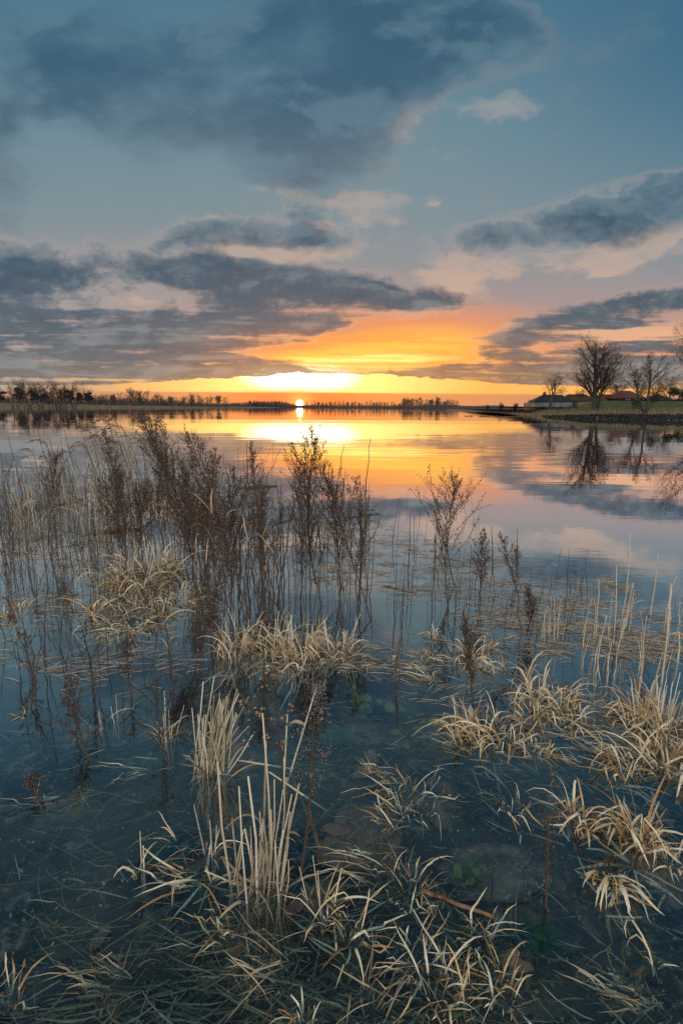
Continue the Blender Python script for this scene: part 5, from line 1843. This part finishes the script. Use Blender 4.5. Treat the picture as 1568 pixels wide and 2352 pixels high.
rock('rounded dark rock sunk deep at the left', 60, 1960, 90, 60, 36, .20, 'rock', 7)
rock('low stone under the dark rooted stem', 560, 1700, 70, 44, 24, .22, 'rock_dark', 8)
rock('reddish rock just right of the stubble foot', 740, 1985, 38, 40, 20, .12, 'rock_rust', 9)
rock('deep dark rock under the drowned sheaf', 1330, 2280, 110, 60, 40, .16, 'rock_dark', 10)

# round green leaves rooted on the bottom
def water_plant(label, px, py, spread_px, n, depth, leaf_px, seed):
    c = G(px, py)
    k = ppm(c)
    c.z = -depth
    q = random.Random(seed)
    t = thing('water_plant', label, 'plant', c)
    ml, ms = MB(), MB()
    for i in range(n):
        e = Vector((q.gauss(0, .5) * spread_px / k, q.gauss(0, .45) * spread_px / k, q.uniform(.0, .035)))
        r = leaf_px / k * q.uniform(.6, 1.1)
        tl = Vector((q.gauss(0, .3), q.gauss(0, .3), 1)).normalized()
        a = tl.orthogonal().normalized()
        b2 = tl.cross(a)
        ring = [e + (a * math.cos(j * .6283) + b2 * math.sin(j * .6283)) * r * (1 - .25 * (j == 0)) + tl * .004 * math.cos(j * 1.25) for j in range(10)]
        ml.raw(ring + [e - tl * .004], [(j, (j + 1) % 10, 10) for j in range(10)])
        ms.tube([(0, 0, -.06), e * .5 + Vector((0, 0, -.02)), e], [.0015, .0013, .001], 4)
    ml.build('leaves', M['green'], t)
    ms.build('stems', M['green'], t)


water_plant('group of round green leaves under water by the low combed tuft', 960, 1655, 62, 13, .07, 14, 1)
water_plant('round green leaves under water below the tangled grass row', 850, 1575, 60, 12, .10, 12, 2)
water_plant('small cluster of yellow green leaves beside the large flat rock', 1080, 1970, 34, 9, .05, 13, 3)
c = G(1248, 2115)
c.z = -.06
t = thing('fern_weed', 'feathery bright green weed under water at the red seed spike', 'plant', c)
q = random.Random(8)
mb, ms = MB(), MB()
for i in range(11):
    a = i * .57 + q.random() * .3
    d = Vector((math.cos(a), math.sin(a), .15))
    for j in range(9):
        p = d * (.012 + .0062 * j)
        for s in (-1, 1):
            e = p + Vector((-d.y * s, d.x * s, .1)) * .012 * (1.2 - j * .08) + d * .006
            mb.ribbon([p, p.lerp(e, .5), e], [.002, .0045, .001], (0, 0, 1), .1)
    ms.tube([(0, 0, 0), d * .07], [.001, .0006], 4)
mb.build('leaves', M['fern'], t)
ms.build('stems', M['fern'], t)

# sunken dead leaves
for i, (px, py, s, dp, lab) in enumerate([(855, 1705, 26, .06, 'tan dead leaf lit under water, beside the rust dead leaf'), (835, 1722, 34, .10, 'rust dead leaf under the tan one'), (770, 1853, 40, .09, 'dark red pointed leaf under water near the rust rock'), (685, 2020, 44, .07, 'large wet brown leaf at the stubble foot'), (1190, 2190, 40, .03, 'dark curled leaf with a red edge behind the hooked blades'),
                                          (125, 1790, 22, .10, 'rusty leaf drifting under water at the far left'), (220, 2070, 34, .12, 'dim purple brown leaf on a long red stalk'), (205, 2230, 26, .06, 'small orange brown leaf in the drowned corner'), (1475 - 300, 2170, 16, .02, 'tiny brown scrap beside the curled dark leaf'), (540, 2110, 26, .10, 'reddish leaf sunk below the stubble')]):
    c = G(px, py)
    r = s / ppm(c)
    c.z = -dp
    q = random.Random(500 + i)
    t = thing('fallen_leaf', lab, 'leaf', c, q.uniform(0, 6))
    mb = MB()
    n = 14
    ring = []
    for j in range(n):
        a = 2 * math.pi * j / n
        rr = r * (.75 + .25 * math.cos(2 * a)) * q.uniform(.8, 1.1)
        ring.append((math.cos(a) * rr, math.sin(a) * rr * .75, q.gauss(0, .08) * r))
    mb.raw(ring + [(0, 0, .12 * r)], [(j, (j + 1) % n, n) for j in range(n)])
    mb.build('leaf_blade', M['fallen'], t)
    mb = MB()
    mb.tube([(r * .6, 0, .03 * r), (r * 1.3, .1 * r, .0), (r * 1.9, .3 * r, .0)], [.0014, .0012, .001], 4)
    mb.build('leaf_stalk', M['red_stalk'], t)

# drowned grass: past counting
mb = MB()
q = random.Random(60)
for px, py, rx, ry, n, az, L, w, z0, z1 in [
        (420, 2130, 260, 130, 260, 3.35, .20, .008, -.12, -.01), (640, 2250, 260, 90, 190, 3.2, .17, .009, -.12, -.01), (200, 1860, 200, 120, 110, 3.4, .20, .006, -.12, -.01), (150, 1680, 200, 90, 70, 3.3, .18, .005, -.15, -.01),
        (880, 1980, 220, 90, 180, 3.2, .14, .007, -.12, -.01), (920, 1780, 160, 130, 210, 3.1, .12, .006, -.12, -.01), (820, 1640, 220, 70, 130, 3.0, .13, .005, -.14, -.01), (1250, 1760, 200, 90, 240, 2.6, .12, .007, -.12, -.01),
        (1010, 2180, 230, 120, 240, 2.9, .14, .008, -.12, -.01), (1400, 2150, 200, 120, 120, 2.9, .14, .007, -.14, -.01), (1300, 2330, 260, 60, 120, 3.0, .14, .008, -.12, -.01), (1420, 1830, 150, 60, 110, 2.5, .12, .007, -.12, -.01),
        (100, 2080, 200, 150, 90, 3.3, .14, .006, -.16, -.02), (160, 2300, 220, 70, 130, 3.2, .16, .009, -.10, -.01), (520, 1850, 180, 100, 90, 3.4, .16, .006, -.14, -.01), (1180, 1620, 160, 60, 90, 2.7, .12, .006, -.1, -.01),
        (760, 2320, 300, 50, 160, 3.0, .15, .009, -.1, -.01)]:
    for i in range(int(n * 1.0)):
        p = G(px + q.gauss(0, .6) * rx, py + q.gauss(0, .6) * ry)
        p.z = q.uniform(z0, z1)
        blade(mb, p, az + q.gauss(0, .6), q.gauss(0, .12), L * q.uniform(.3, 1.1), w * q.uniform(.22, .62), q.gauss(0, .5), q, None, False, 6, 1.2)
tag(mb.build('drowned_grass', M['sunken']), 'olive grass lying drowned beneath the surface', kind='stuff')

# bits of rotted leaf and shell on the bottom
mb = MB()
for i in range(2600):
    px, py = q.uniform(-40, 1610), 1560 + 830 * q.random() ** .8
    p = G(px, py)
    p.z = float(bed_z(p.x, p.y)) + .006
    r = q.uniform(.0015, .006)
    a = q.uniform(0, 6.28)
    mb.raw([p + Vector((math.cos(a + j * 1.57) * r * (1.6 if j % 2 else .8), math.sin(a + j * 1.57) * r * (1.6 if j % 2 else .8), q.gauss(0, .003))) for j in range(4)], [(0, 1, 2, 3)])
tag(mb.build('bottom_litter', M['sunken']), 'rotted scraps scattered over the river bed', kind='stuff')
